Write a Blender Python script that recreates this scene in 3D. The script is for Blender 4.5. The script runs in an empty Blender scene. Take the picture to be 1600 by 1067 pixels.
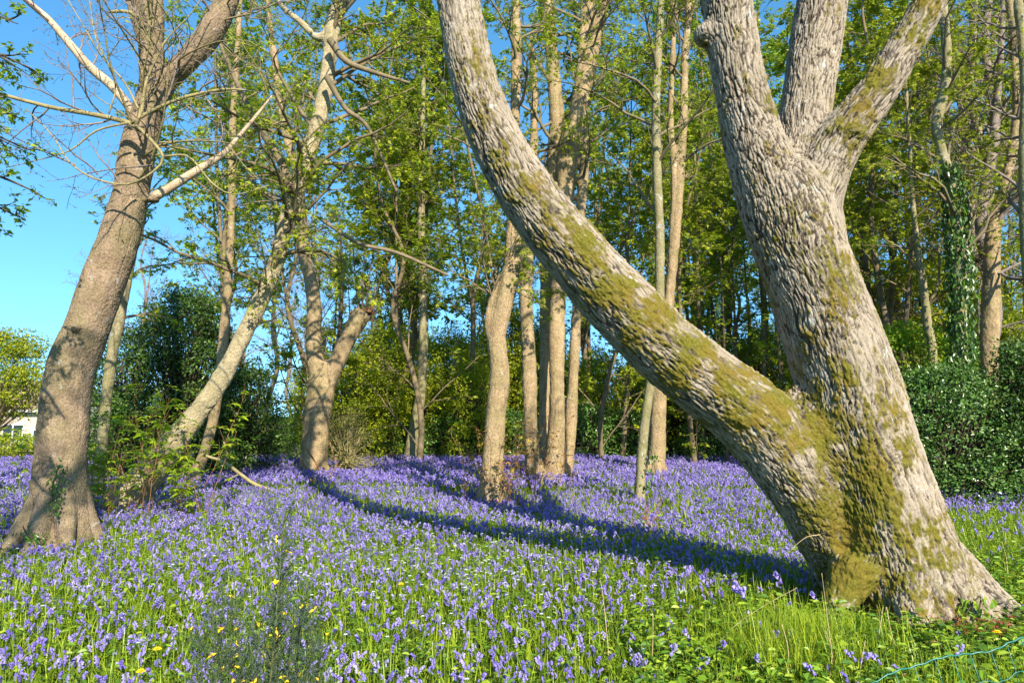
import bpy, math, numpy as np
from mathutils import Vector
C = bpy.context.scene.collection
scn = bpy.context.scene
R = math.radians
# ------------------------------------------------------------ camera, sky, sun
CAM = np.array([0.0, 0.0, 1.5]); PITCH = R(6.0); FPX = 24/36*1600
cd = bpy.data.cameras.new('camera'); cd.lens = 24; cd.sensor_width = 36; cd.clip_end = 3000; cd.clip_start = 0.05
co = bpy.data.objects.new('camera', cd); C.objects.link(co)
co.location = CAM; co.rotation_euler = (R(90)+PITCH, 0, 0); scn.camera = co
SUN_EL = R(33); SUN_AZ = R(22)                      # sun is behind the camera, to the right
sdir = np.array([math.sin(SUN_AZ)*math.cos(SUN_EL), -math.cos(SUN_AZ)*math.cos(SUN_EL), math.sin(SUN_EL)])
w = bpy.data.worlds.new('World'); scn.world = w; w.use_nodes = True
nt = w.node_tree; sky = nt.nodes.new('ShaderNodeTexSky'); sky.sky_type = 'NISHITA'; sky.sun_disc = False
sky.sun_elevation = SUN_EL; sky.sun_rotation = R(180)-SUN_AZ
sky.air_density = 1.0; sky.dust_density = 0.3; sky.ozone_density = 3.0; sky.altitude = 0
hs = nt.nodes.new('ShaderNodeHueSaturation'); hs.inputs['Saturation'].default_value = 1.22; hs.inputs['Hue'].default_value = 0.488
tcw = nt.nodes.new('ShaderNodeTexCoord'); va = nt.nodes.new('ShaderNodeVectorMath'); va.operation = 'ADD'; va.inputs[1].default_value = (0, 0, .17)
vn = nt.nodes.new('ShaderNodeVectorMath'); vn.operation = 'NORMALIZE'; nt.links.new(tcw.outputs['Generated'], va.inputs[0]); nt.links.new(va.outputs[0], vn.inputs[0]); nt.links.new(vn.outputs[0], sky.inputs[0])
nt.links.new(sky.outputs[0], hs.inputs['Color']); nt.links.new(hs.outputs[0], nt.nodes['Background'].inputs['Color'])
nt.nodes['Background'].inputs['Strength'].default_value = 0.15
sl = bpy.data.lights.new('sun', 'SUN'); sl.energy = 5.0; sl.angle = R(0.5); sl.color = (1.0, 0.90, 0.76)
so = bpy.data.objects.new('sun', sl); C.objects.link(so); so.rotation_euler = Vector(sdir).to_track_quat('Z', 'Y').to_euler()
scn.view_settings.view_transform = 'Standard'; scn.view_settings.look = 'None'
scn.view_settings.exposure = 1.12; scn.view_settings.gamma = 1.0
scn.render.engine = 'CYCLES'
scn.cycles.max_bounces = 6; scn.cycles.diffuse_bounces = 3; scn.cycles.transmission_bounces = 3; scn.cycles.glossy_bounces = 2

# ------------------------------------------------------------ helpers
def P(px, py, D):
    """point of the place seen at photo pixel (px,py) at distance D along the view"""
    u = (px-800)/FPX; v = (533.5-py)/FPX
    d = np.array([u, math.cos(PITCH)-v*math.sin(PITCH), math.sin(PITCH)+v*math.cos(PITCH)])
    return CAM + d*(D/d[1])
def PR(px, py, D, r):
    p = P(px, py, D); v = (533.5-py)/FPX; off = math.cos(math.atan((px-800)/FPX))
    return np.append(p, r/FPX*D/(math.cos(PITCH)-v*math.sin(PITCH))*off)
def ground_depth(py): return 1.5*FPX/(py-645.6)

def _h(ix, iy, iz, seed):
    with np.errstate(over='ignore'):
        h = (ix.astype(np.int64)*374761393 + iy.astype(np.int64)*668265263 + iz.astype(np.int64)*2147483647 + seed*1274126177) & 0xffffffff
        h = ((h ^ (h >> 13))*1274126177) & 0xffffffff
        h = ((h ^ (h >> 16))*2246822519) & 0xffffffff
        return ((h ^ (h >> 15)) & 0xffffff)/float(0xffffff)
def vnoise(p, seed=0):
    i = np.floor(p).astype(np.int64); f = p-i; f = f*f*(3-2*f); out = 0
    for a in (0, 1):
        for b in (0, 1):
            for c in (0, 1):
                wgt = (f[:, 0] if a else 1-f[:, 0])*(f[:, 1] if b else 1-f[:, 1])*(f[:, 2] if c else 1-f[:, 2])
                out = out + wgt*_h(i[:, 0]+a, i[:, 1]+b, i[:, 2]+c, seed)
    return out*2-1
def fbm(p, seed=0, octv=4):
    s = 0; a = 0.5
    for k in range(octv):
        s = s + a*vnoise(p*(2.03**k)+k*17.3, seed+k); a *= 0.5
    return s
def worley(p, seed=0):
    out1 = np.empty(len(p)); out2 = np.empty(len(p))
    for s0 in range(0, len(p), 200000):
        q = p[s0:s0+200000]; i = np.floor(q).astype(np.int64)
        f1 = np.full(len(q), 9.0); f2 = np.full(len(q), 9.0)
        for a in (-1, 0, 1):
            for b in (-1, 0, 1):
                for c in (-1, 0, 1):
                    x = i[:, 0]+a; y = i[:, 1]+b; z = i[:, 2]+c
                    d = np.sqrt((x+_h(x, y, z, seed)-q[:, 0])**2+(y+_h(x, y, z, seed+1)-q[:, 1])**2+(z+_h(x, y, z, seed+2)-q[:, 2])**2)
                    m = d < f1; f2 = np.where(m, f1, np.minimum(f2, d)); f1 = np.where(m, d, f1)
        out1[s0:s0+200000] = f1; out2[s0:s0+200000] = f2
    return out1, out2
def sstep(a, b, x):
    t = np.clip((x-a)/(b-a), 0, 1); return t*t*(3-2*t)
def norm(v): return v/np.maximum(np.linalg.norm(v, axis=-1, keepdims=True), 1e-9)

class MB:
    """collects faces for ONE mesh object"""
    def __init__(s): s.V = []; s.Q = []; s.T = []; s.mq = []; s.mt = []; s.rq = []; s.rt = []; s.n = 0
    def add(s, V, Q=None, T=None, mat=0, rq=0.5, rt=0.5):
        V = np.asarray(V, float).reshape(-1, 3)
        if Q is not None and len(Q):
            Q = np.asarray(Q).reshape(-1, 4)+s.n; s.Q.append(Q); s.mq.append(np.full(len(Q), mat)); s.rq.append(np.broadcast_to(rq, (len(Q),)))
        if T is not None and len(T):
            T = np.asarray(T).reshape(-1, 3)+s.n; s.T.append(T); s.mt.append(np.full(len(T), mat)); s.rt.append(np.broadcast_to(rt, (len(T),)))
        s.V.append(V); s.n += len(V); return s
    def build(s, name, mats, parent=None, smooth=True):
        V = np.concatenate(s.V)
        Q = np.concatenate(s.Q) if s.Q else np.zeros((0, 4), int); T = np.concatenate(s.T) if s.T else np.zeros((0, 3), int)
        mi = np.concatenate(s.mq+s.mt); rn = np.concatenate(s.rq+s.rt)
        return raw_mesh(name, V, Q, T, mats, parent, smooth, mi, {'rnd': ('FACE', rn)})
def raw_mesh(name, V, Q, T, mats, parent=None, smooth=True, mi=None, attrs={}):
    me = bpy.data.meshes.new(name); me.vertices.add(len(V)); me.vertices.foreach_set('co', V.astype(np.float32).ravel())
    nl = len(Q)*4+len(T)*3; me.loops.add(nl); me.loops.foreach_set('vertex_index', np.concatenate([Q.ravel(), T.ravel()]).astype(np.int32))
    me.polygons.add(len(Q)+len(T))
    me.polygons.foreach_set('loop_start', np.concatenate([np.arange(len(Q))*4, len(Q)*4+np.arange(len(T))*3]).astype(np.int32))
    if mi is not None: me.polygons.foreach_set('material_index', mi.astype(np.int32))
    me.polygons.foreach_set('use_smooth', np.full(len(Q)+len(T), smooth))
    for k, (dom, arr) in attrs.items():
        at = me.attributes.new(k, 'FLOAT' if arr.ndim == 1 else 'FLOAT_VECTOR', dom)
        at.data.foreach_set('value' if arr.ndim == 1 else 'vector', arr.astype(np.float32).ravel())
    for m in (mats if isinstance(mats, (list, tuple)) else [mats]): me.materials.append(m)
    me.update(calc_edges=True); me.validate()
    o = bpy.data.objects.new(name, me); C.objects.link(o)
    if parent is not None:
        o.parent = parent
        t = np.zeros(3); q = parent                      # vertices are given in world space
        while q is not None: t = t+np.array(q.location); q = q.parent
        if np.abs(t).max() > 0:
            me.vertices.foreach_set('co', (V-t).astype(np.float32).ravel()); me.update()
    return o
def tag(o, label, cat, group=None, kind=None):
    if label: o['label'] = label
    if cat: o['category'] = cat
    if group: o['group'] = group
    if kind: o['kind'] = kind
    return o
def thing(name, label, cat, loc, group=None):
    o = bpy.data.objects.new(name, None); C.objects.link(o); o.location = [float(c) for c in loc]; o.empty_display_size = 0.2
    return tag(o, label, cat, group)
def copy_thing(root, loc, rz, sc, label=None, group=None):
    r = root.copy(); C.objects.link(r); r.location = loc; r.rotation_euler = (0, 0, rz); r.scale = sc
    if label: r['label'] = label
    if group: r['group'] = group
    for ch in root.children:
        c = ch.copy(); C.objects.link(c); c.parent = r
        for g in ch.children:
            d = g.copy(); C.objects.link(d); d.parent = c
    return r

def catmull(pts, spacing):
    pts = np.asarray(pts, float)
    if len(pts) == 2: ext = np.vstack([2*pts[0]-pts[1], pts, 2*pts[1]-pts[0]])
    else: ext = np.vstack([2*pts[0]-pts[1], pts, 2*pts[-1]-pts[-2]])
    out = []
    for i in range(1, len(ext)-2):
        p0, p1, p2, p3 = ext[i-1:i+3]; n = max(1, int(np.linalg.norm((p2-p1)[:3])/spacing))
        t = (np.arange(n)/n)[:, None]
        out.append(0.5*((2*p1)+(-p0+p2)*t+(2*p0-5*p1+4*p2-p3)*t**2+(-p0+3*p1-3*p2+p3)*t**3))
    out.append(ext[-2][None]); o = np.vstack(out); o[:, 3] = np.maximum(o[:, 3], 0.001); return o
def frames(c):
    t = norm(np.gradient(c, axis=0)); n = np.zeros_like(c)
    a = np.array([1., 0, 0]) if abs(t[0][0]) < .8 else np.array([0, 1., 0])
    n[0] = norm(a-t[0]*a.dot(t[0]))
    for i in range(1, len(c)):
        v = n[i-1]-t[i]*n[i-1].dot(t[i]); n[i] = norm(v)
    return t, n, np.cross(t, n)
def tube(mb, path, sides=10, mat=0, cap=True, rnd=0.5):
    c = path[:, :3]; r = path[:, 3]; t, n, b = frames(c); a = np.arange(sides)*2*math.pi/sides
    V = (c[:, None]+r[:, None, None]*(np.cos(a)[None, :, None]*n[:, None]+np.sin(a)[None, :, None]*b[:, None])).reshape(-1, 3)
    m = len(c); i = np.arange(m-1)[:, None]*sides; j = np.arange(sides)[None]; k = (j+1) % sides
    Q = np.stack([i+j, i+k, i+sides+k, i+sides+j], -1).reshape(-1, 4); T = []
    if cap:
        V = np.vstack([V, c[0]-t[0]*r[0]*.3, c[-1]+t[-1]*r[-1]*.3]); j = np.arange(sides); k = (j+1) % sides
        T = np.vstack([np.stack([k, j, np.full(sides, m*sides)], -1), np.stack([(m-1)*sides+j, (m-1)*sides+k, np.full(sides, m*sides+1)], -1)])
    mb.add(V, Q, T, mat, rnd, rnd)
def tubes(mb, PP, RR, sides=4, mat=0, rnd=0.5):
    """many polylines at once: PP (M,N,3), RR (M,N)"""
    M, N, _ = PP.shape
    if M == 0: return
    t = norm(np.gradient(PP, axis=1)); ax = norm(PP[:, -1]-PP[:, 0]); ref = np.where(np.abs(ax[:, 2:3]) < .7, np.array([[0, 0, 1.]]), np.array([[1., 0, 0]]))
    n = norm(np.cross(t, ref[:, None])); b = np.cross(t, n); a = np.arange(sides)*2*math.pi/sides
    V = (PP[:, :, None]+RR[:, :, None, None]*(np.cos(a)[:, None]*n[:, :, None]+np.sin(a)[:, None]*b[:, :, None])).reshape(-1, 3)
    m = np.arange(M)[:, None, None]*N*sides; i = np.arange(N-1)[None, :, None]*sides; j = np.arange(sides)[None, None]; k = (j+1) % sides
    Q = np.stack([m+i+j, m+i+k, m+i+sides+k, m+i+sides+j], -1).reshape(-1, 4); mb.add(V, Q, None, mat, rnd)
def grow(P0, D0, L, R0, n, wig, rng, trop=(0, 0, 0), taper=.75):
    M = len(P0); PP = np.zeros((M, n+1, 3)); PP[:, 0] = P0; d = norm(D0)
    for i in range(n):
        d = norm(d+wig*rng.normal(size=(M, 3))+np.array(trop)/n); PP[:, i+1] = PP[:, i]+d*(L/n)[:, None]
    t = np.linspace(0, 1, n+1)[None]; return PP, R0[:, None]*(1-taper*t)
def spawn(PP, RR, per, t0, t1, amin, amax, rng, flat=1.0, rf=.6):
    M, N, _ = PP.shape; idx = np.repeat(np.arange(M), per); K = len(idx)
    t = (np.tile((np.arange(per)+.5)/per, M)+rng.uniform(-.4, .4, K)/per)*(t1-t0)+t0; t = np.clip(t, 0, .999)*(N-1)
    i = t.astype(int); f = (t-i)[:, None]; p = PP[idx, i]*(1-f)+PP[idx, i+1]*f; tg = norm(PP[idx, i+1]-PP[idx, i])
    q = rng.normal(size=(K, 3)); q[:, 2] *= flat; q = norm(q-tg*(q*tg).sum(1, keepdims=True)); a = rng.uniform(amin, amax, K)[:, None]
    d = tg*np.cos(a)+q*np.sin(a); r = RR[idx, i]*rf; Lp = np.linalg.norm(PP[:, -1]-PP[:, 0], axis=1)[idx]
    return p, norm(d), r, Lp*(1-.45*t/(N-1))

# leaf templates: (verts, quads): x along the leaf, y across, z up
def _maple():
    V = [(0, 0, 0)]; ang = [-125, -68, 0, 68, 125]; ln = [.5, .85, 1.0, .85, .5]; na = [-155, -95, -34, 34, 95, 155]; nl = [.25, .33, .40, .40, .33, .25]
    for a, l in zip(ang, ln): V.append((.25+l*math.cos(R(a)), l*math.sin(R(a)), -.22*l))
    for a, l in zip(na, nl): V.append((.25+l*math.cos(R(a)), l*math.sin(R(a)), .02))
    V[0] = (.25, 0, 0); V = np.array(V)*.6
    return V, np.array([(0, 6+i, 1+i, 7+i) for i in range(5)])
MAPLE = _maple()
OVAL = (np.array([(0, 0, 0), (.35, .27, .05), (1, 0, -.12), (.35, -.27, .05)]), np.array([(0, 3, 2, 1)]))
FOLD = (np.array([(0, 0, 0), (.3, .26, .10), (.7, .2, .06), (1, 0, -.1), (.7, -.2, .06), (.3, -.26, .10)]), np.array([(0, 3, 2, 1), (0, 5, 4, 3)]))
def leaves(mb, pos, d, nrm, size, tmpl, mat, rng, bias=0.0):
    V, Q = tmpl; K = len(pos)
    if K == 0: return
    x = norm(d); z = norm(nrm-x*(nrm*x).sum(1, keepdims=True)); y = np.cross(z, x); s = np.broadcast_to(size, (K,))[:, None, None]
    W = pos[:, None]+s*(V[None, :, 0:1]*x[:, None]+V[None, :, 1:2]*y[:, None]+V[None, :, 2:3]*z[:, None])
    F = Q[None]+np.arange(K)[:, None, None]*len(V)
    mb.add(W.reshape(-1, 3), F.reshape(-1, 4), None, mat, np.repeat(np.clip(rng.uniform(0, 1, K)+bias, 0, 1), len(Q)))

# ------------------------------------------------------------ materials
def new_mat(name):
    m = bpy.data.materials.new(name); m.use_nodes = True; n = m.node_tree; return m, n, n.nodes['Principled BSDF'], n.nodes['Material Output']
def node(n, t, **kw):
    x = n.nodes.new(t)
    for k, v in kw.items(): setattr(x, k, v)
    return x
def ramp(n, stops, src=None, interp='LINEAR'):
    r = n.nodes.new('ShaderNodeValToRGB'); e = r.color_ramp.elements; r.color_ramp.interpolation = interp
    while len(e) < len(stops): e.new(.5)
    for q, (p, c) in zip(e, stops): q.position = p; q.color = (*c, 1) if len(c) == 3 else c
    if src is not None: n.links.new(src, r.inputs[0])
    return r
def mixc(n, fac, a, b, blend='MIX'):
    m = n.nodes.new('ShaderNodeMix'); m.data_type = 'RGBA'; m.blend_type = blend
    for sock, v in ((m.inputs[0], fac), (m.inputs[6], a), (m.inputs[7], b)):
        if hasattr(v, 'is_linked'): n.links.new(v, sock)
        elif isinstance(v, tuple): sock.default_value = (*v, 1)
        else: sock.default_value = v
    return m.outputs[2]
def noise(n, vec, scale, detail=4, rough=.55, dist=0):
    x = node(n, 'ShaderNodeTexNoise'); x.inputs['Scale'].default_value = scale; x.inputs['Detail'].default_value = detail
    x.inputs['Roughness'].default_value = rough; x.inputs['Distortion'].default_value = dist
    if vec is not None: n.links.new(vec, x.inputs['Vector'])
    return x.outputs['Fac']
def leaf_mat(name, cols, trans=.35, rough=.45, spec=.35, tcol=None):
    m, n, b, out = new_mat(name); a = node(n, 'ShaderNodeAttribute', attribute_name='rnd')
    r = ramp(n, [(i/(len(cols)-1), c) for i, c in enumerate(cols)], a.outputs['Fac'])
    oi = node(n, 'ShaderNodeObjectInfo'); v = node(n, 'ShaderNodeMapRange'); n.links.new(oi.outputs['Random'], v.inputs[0]); v.inputs[3].default_value = .8; v.inputs[4].default_value = 1.15
    hsv = node(n, 'ShaderNodeHueSaturation'); n.links.new(r.outputs[0], hsv.inputs['Color']); n.links.new(v.outputs[0], hsv.inputs['Value'])
    n.links.new(hsv.outputs[0], b.inputs['Base Color']); b.inputs['Roughness'].default_value = rough; b.inputs['Specular IOR Level'].default_value = spec
    t = node(n, 'ShaderNodeBsdfTranslucent'); tc = mixc(n, .6, hsv.outputs[0], tcol or (.30, .42, .03)); n.links.new(tc, t.inputs['Color'])
    mx = node(n, 'ShaderNodeMixShader'); mx.inputs[0].default_value = trans; n.links.new(b.outputs[0], mx.inputs[1]); n.links.new(t.outputs[0], mx.inputs[2]); n.links.new(mx.outputs[0], out.inputs[0])
    return m
def flat_mat(name, cols, rough=.8, spec=.2, trans=0, tcol=(.3, .3, .3)):
    return leaf_mat(name, cols, trans, rough, spec, tcol)
def bark_mat(name, light, dark, crack, moss=(.115, .098, .012), lichen=(.46, .47, .42), scale=1.0, bump=.5, lich=.5, green=.0, mossnoise=True):
    """attributes: bk = crevice darkening, moss = moss cover, bco = coordinate along and around the limb"""
    m, n, b, out = new_mat(name); bc = node(n, 'ShaderNodeAttribute', attribute_name='bco'); vec = bc.outputs['Vector']
    mp = node(n, 'ShaderNodeMapping'); mp.inputs['Scale'].default_value = (1, 1, .35); n.links.new(vec, mp.inputs[0])
    n1 = noise(n, mp.outputs[0], 9*scale, 5); n2 = noise(n, mp.outputs[0], 60*scale, 4, .65); n3 = noise(n, vec, 2.2, 3)
    c = mixc(n, ramp(n, [(.35, (0, 0, 0)), (.68, (1, 1, 1))], n1).outputs[0], light, dark)
    c = mixc(n, ramp(n, [(.35, (0, 0, 0)), (.75, (.6, .6, .6))], n2).outputs[0], c, dark)
    if green > 0: c = mixc(n, ramp(n, [(.42, (0, 0, 0)), (.62, (green,)*3)], n3).outputs[0], c, (.17, .17, .05))
    n4 = noise(n, vec, 5.5, 6, .7, .6); c = mixc(n, ramp(n, [(.60, (0, 0, 0)), (.66, (lich,)*3)], n4).outputs[0], c, lichen)
    bk = node(n, 'ShaderNodeAttribute', attribute_name='bk'); c = mixc(n, bk.outputs['Fac'], c, crack)  # furrows coloured darker: partly bark tone, partly painted furrow shade
    ms = node(n, 'ShaderNodeAttribute', attribute_name='moss'); mn = noise(n, vec, 70, 3, .7)
    mc = ramp(n, [(.3, tuple(x*.55 for x in moss)), (.55, moss), (.75, tuple(x*1.7 for x in moss))], mn); mn2 = noise(n, vec, 4, 3)
    mcc = mixc(n, ramp(n, [(.4, (0, 0, 0)), (.65, (1, 1, 1))], mn2).outputs[0], mc.outputs[0], mixc(n, .45, mc.outputs[0], (.17, .10, .02)))
    c = mixc(n, ms.outputs['Fac'], c, mcc); n.links.new(c, b.inputs['Base Color'])
    b.inputs['Roughness'].default_value = .92; b.inputs['Specular IOR Level'].default_value = .15
    ad = node(n, 'ShaderNodeMath', operation='ADD'); n.links.new(n1, ad.inputs[0]); n.links.new(n2, ad.inputs[1])
    bp = node(n, 'ShaderNodeBump'); bp.inputs['Strength'].default_value = bump; bp.inputs['Distance'].default_value = .015; n.links.new(ad.outputs[0], bp.inputs['Height']); n.links.new(bp.outputs[0], b.inputs['Normal'])
    return m
def twig_mat(name, a, c2, green=0):
    m, n, b, out = new_mat(name); tc = node(n, 'ShaderNodeTexCoord'); n1 = noise(n, tc.outputs['Object'], 7, 4); c = mixc(n, ramp(n, [(.4, (0, 0, 0)), (.65, (1, 1, 1))], n1).outputs[0], a, c2)
    n2 = noise(n, tc.outputs['Object'], 60, 3, .7); c = mixc(n, ramp(n, [(.45, (0, 0, 0)), (.7, (.5, .5, .5))], n2).outputs[0], c, tuple(x*.45 for x in a))
    n.links.new(c, b.inputs['Base Color']); b.inputs['Roughness'].default_value = .85; b.inputs['Specular IOR Level'].default_value = .2
    bp = node(n, 'ShaderNodeBump'); bp.inputs['Strength'].default_value = .5; bp.inputs['Distance'].default_value = .02; n.links.new(n2, bp.inputs['Height']); n.links.new(bp.outputs[0], b.inputs['Normal'])
    return m
BARK_ASH = bark_mat('ridged_bark', (.375, .315, .235), (.265, .22, .16), (.05, .039, .027), moss=(.118, .108, .013), lich=.8)
BARK_SYC = bark_mat('smooth_bark', (.36, .265, .175), (.20, .145, .09), (.09, .065, .04), lich=.45, green=.35, bump=.9)
BARK_WARM = bark_mat('warm_bark', (.46, .34, .19), (.27, .19, .10), (.12, .085, .05), lich=.4, green=.35, bump=.9)
BARK_PALE = bark_mat('pale_mottled_bark', (.50, .42, .27), (.33, .27, .15), (.15, .12, .07), lich=.7, green=.3, bump=.6)
BARK_OLIVE = bark_mat('olive_bark', (.36, .31, .18), (.22, .19, .10), (.11, .09, .05), lich=.7, green=.6, bump=.4)
TWIG = twig_mat('branch_bark', (.22, .17, .10), (.13, .11, .06))
TWIG_OLIVE = twig_mat('olive_branch_bark', (.32, .27, .12), (.20, .17, .08))
TWIG_GREY = twig_mat('grey_twig_bark', (.26, .21, .17), (.17, .13, .11))
TWIG_RED = twig_mat('red_brown_stem', (.28, .14, .06), (.20, .11, .06))
TWIG_DARK = twig_mat('dark_branch_bark', (.10, .075, .05), (.06, .045, .03))
FARBARK = twig_mat('far_bark', (.20, .15, .085), (.10, .085, .045))
DEADWOOD = twig_mat('bare_dead_wood', (.55, .42, .28), (.38, .27, .17))
STRAW = twig_mat('dry_straw', (.62, .48, .26), (.45, .32, .15))
L_SPRING = leaf_mat('spring_leaf', [(.12, .19, .010), (.24, .31, .012), (.36, .42, .015), (.46, .46, .02)], .48)
L_YELLOW = leaf_mat('yellow_green_leaf', [(.18, .24, .010), (.32, .37, .012), (.44, .46, .02), (.52, .49, .03)], .48)
L_UNDER = leaf_mat('understory_leaf', [(.07, .15, .010), (.16, .28, .012), (.26, .38, .014), (.38, .46, .02)], .48)
L_HOLLY = leaf_mat('evergreen_leaf', [(.022, .055, .008), (.042, .095, .012), (.07, .14, .016), (.11, .19, .025)], .10, .38, .4, (.05, .12, .02))
L_HEDGE = leaf_mat('hedge_leaf', [(.035, .10, .012), (.07, .16, .02), (.11, .22, .035), (.18, .29, .05)], .12, .32, .5, (.08, .16, .03))
L_BUD = leaf_mat('budding_leaf', [(.13, .13, .03), (.22, .20, .05), (.30, .26, .08)], .3)
L_BRONZE = leaf_mat('bronze_leaf', [(.20, .08, .02), (.33, .16, .03), (.38, .24, .05), (.28, .28, .04)], .35, tcol=(.5, .2, .03))
L_IVY = leaf_mat('ivy_leaf', [(.02, .06, .012), (.05, .12, .015), (.10, .20, .02)], .15, .35, .45)
L_MAPLE = leaf_mat('young_maple_leaf', [(.14, .24, .012), (.28, .42, .015), (.42, .50, .03)], .42, tcol=(.42, .55, .03))
# ------------------------------------------------------------ sculpted trunks
def dg_mesh(ob):
    dg = bpy.context.evaluated_depsgraph_get(); return bpy.data.meshes.new_from_object(ob.evaluated_get(dg))
def sculpt(root, limbs, v1, v2, kind, mat, smooth_it=6, moss_blobs=(), lumps=(), seed=1, depth=.014, cell=.05):
    """limbs: list of (part_name, [(x,y,z,r), ...]); one blended skin, furrowed, then cut into its parts"""
    mb = MB(); dense = []
    for nm, pts in limbs:
        c = catmull(pts, .05); dense.append(c); tube(mb, c, 20)
    for p, r in lumps:                                  # knots and burrs: short fat blobs
        q = np.array([[p[0], p[1], p[2]-r*.6, r*.5], [p[0], p[1], p[2]-r*.25, r*.92], [p[0], p[1], p[2]+r*.25, r*.92], [p[0], p[1], p[2]+r*.6, r*.5]]); tube(mb, q, 12)
    tmp = mb.build('tmp', []); m1 = tmp.modifiers.new('a', 'REMESH'); m1.mode = 'VOXEL'; m1.voxel_size = v1
    m2 = tmp.modifiers.new('b', 'SMOOTH'); m2.iterations = smooth_it; m2.factor = .5
    m3 = tmp.modifiers.new('c', 'REMESH'); m3.mode = 'VOXEL'; m3.voxel_size = v2
    m4 = tmp.modifiers.new('d', 'SMOOTH'); m4.iterations = 2; m4.factor = .5
    me = dg_mesh(tmp); bpy.data.objects.remove(tmp)
    N = len(me.vertices); V = np.empty(N*3, np.float32); me.vertices.foreach_get('co', V); V = V.reshape(-1, 3).astype(float)
    NR = np.empty(N*3, np.float32); me.vertices.foreach_get('normal', NR); NR = NR.reshape(-1, 3).astype(float)
    F = np.empty(len(me.polygons)*4, np.int32); me.loops.foreach_get('vertex_index', F); F = F.reshape(-1, 4); bpy.data.meshes.remove(me)
    keep = V[:, 2][F].max(1) > -.12; F = F[keep]
    # nearest limb, coordinates along and around it
    best = np.full(N, 1e9); lid = np.zeros(N, int); co3 = np.zeros((N, 3))
    for li, c in enumerate(dense):
        t, n, b = frames(c[:, :3]); sl = np.concatenate([[0], np.cumsum(np.linalg.norm(np.diff(c[:, :3], axis=0), axis=1))])
        for s0 in range(0, N, 20000):
            q = V[s0:s0+20000]; k = (((q[:, None]-c[None, :, :3])**2).sum(2)).argmin(1)
            dd = q-c[k, :3]; al = (dd*t[k]).sum(1); k2 = np.clip(k+np.sign(al).astype(int), 0, len(c)-1)
            sp = np.maximum(np.linalg.norm(c[k2, :3]-c[k, :3], axis=1), 1e-6); f = np.clip(np.abs(al)/sp, 0, 1)[:, None]*(k2 != k)[:, None]
            cc = c[k]*(1-f)+c[k2]*f; n_ = norm(n[k]*(1-f)+n[k2]*f); b_ = norm(b[k]*(1-f)+b[k2]*f)
            dv = q-cc[:, :3]; sd = np.linalg.norm(dv, axis=1)-cc[:, 3]; m = sd < best[s0:s0+20000]
            u = (dv*n_).sum(1); v = (dv*b_).sum(1); s_ = sl[k]+al+li*7.3
            best[s0:s0+20000] = np.where(m, sd, best[s0:s0+20000]); lid[s0:s0+20000] = np.where(m, li, lid[s0:s0+20000])
            co3[s0:s0+20000] = np.where(m[:, None], np.stack([u, v, s_], 1), co3[s0:s0+20000])
    # relief
    big = fbm(V*np.array([2.2, 2.2, 1.3])+seed, seed, 3)
    if kind == 'ridged':
        wv = np.stack([fbm(co3*6, seed+3, 2), fbm(co3*6+9, seed+4, 2), fbm(co3*3+5, seed+5, 2)], 1)
        q = co3*np.array([1/cell, 1/cell, 1/(cell*9)])+wv*np.array([1.5, 1.5, .8])
        f1, f2 = worley(q, seed); e = f2-f1; n_a = np.abs(vnoise(q*np.array([1.0, 1.0, .8])+7, seed+40)); n_b = np.abs(vnoise(q*np.array([1.7, 1.7, 1.3])+3, seed+41))
        fur = np.clip((.75*(1-sstep(.0, .13, n_a))+.4*(1-sstep(.0, .12, n_b))+.75*(1-sstep(.0, .24, e)))*(.75+.7*fbm(co3*2.3, seed+50, 2)), 0, 1.15)
        q2 = co3*np.array([1/(cell*.45), 1/(cell*.45), 1/(cell*3.2)])+wv; g1, g2 = worley(q2, seed+9); fine = 1-sstep(.0, .3, g2-g1)
        amp = .65+.5*fbm(co3*3, seed+7, 2)+.2
        disp = big*.03 - depth*fur*amp - depth*.28*fine + .004*fbm(co3*np.array([40, 40, 18]), seed+11, 2)
        bk = np.clip(sstep(.15, .8, fur)*(.7+.35*amp)+.18*fine, 0, 1)
    else:
        q = co3*np.array([1/cell, 1/cell, 1/(cell*1.2)]); f1, f2 = worley(q+fbm(co3*9, seed, 2)[:, None]*.6, seed); fine = 1-sstep(0, .25, f2-f1)
        ring = vnoise(co3*np.array([1.5, 1.5, 9]), seed+3); fl = vnoise(co3*np.array([9, 9, 1.2])+4, seed+8)
        disp = big*.03+.007*ring+.008*fl - depth*fine*.8 + .007*fbm(co3*np.array([30, 30, 16]), seed+5, 3)
        crease = (1-sstep(.0, .03, np.abs(vnoise(co3*np.array([3.2, 3.2, .7])+31, seed+13))))*sstep(0, .3, vnoise(co3*1.1, seed+14)); disp -= crease*.010
        bk = np.clip(fine*.6+crease*.35, 0, 1)
    scl = np.clip((best*0+np.array([d[:, 3].mean() for d in dense])[lid])/.12, .25, 1)
    disp *= scl
    moss = np.zeros(N)
    if len(moss_blobs):
        for (bp_, br, bs) in moss_blobs: moss = np.maximum(moss, bs*np.exp(-((V-bp_)**2).sum(1)/(br*br)))
        mn = .8*fbm(V*5, seed+21, 4)+.8*fbm(co3*np.array([26, 26, 7]), seed+22, 3)+.8*fbm(co3*np.array([70, 70, 24]), seed+23, 2); moss = sstep(.34, .80, moss*1.05+mn*1.05-.35*(bk-.4))
        tuft = fbm(V*28, seed+31, 3); disp += moss*(.006+.020*tuft)+moss*bk*depth*.35; bk = bk*(1-.4*moss)
    V2 = V+NR*disp[:, None]
    names = [l[0] for l in limbs]; fl = lid[F[:, 0]]; parts = []
    groups = []
    for i, nm in enumerate(names):
        if nm == 'root': continue
        groups.append((nm, [i]+([j for j, m in enumerate(names) if m == 'root'] if nm == 'trunk' and not any(g[0] == 'trunk' for g in groups) else [])))
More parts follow.
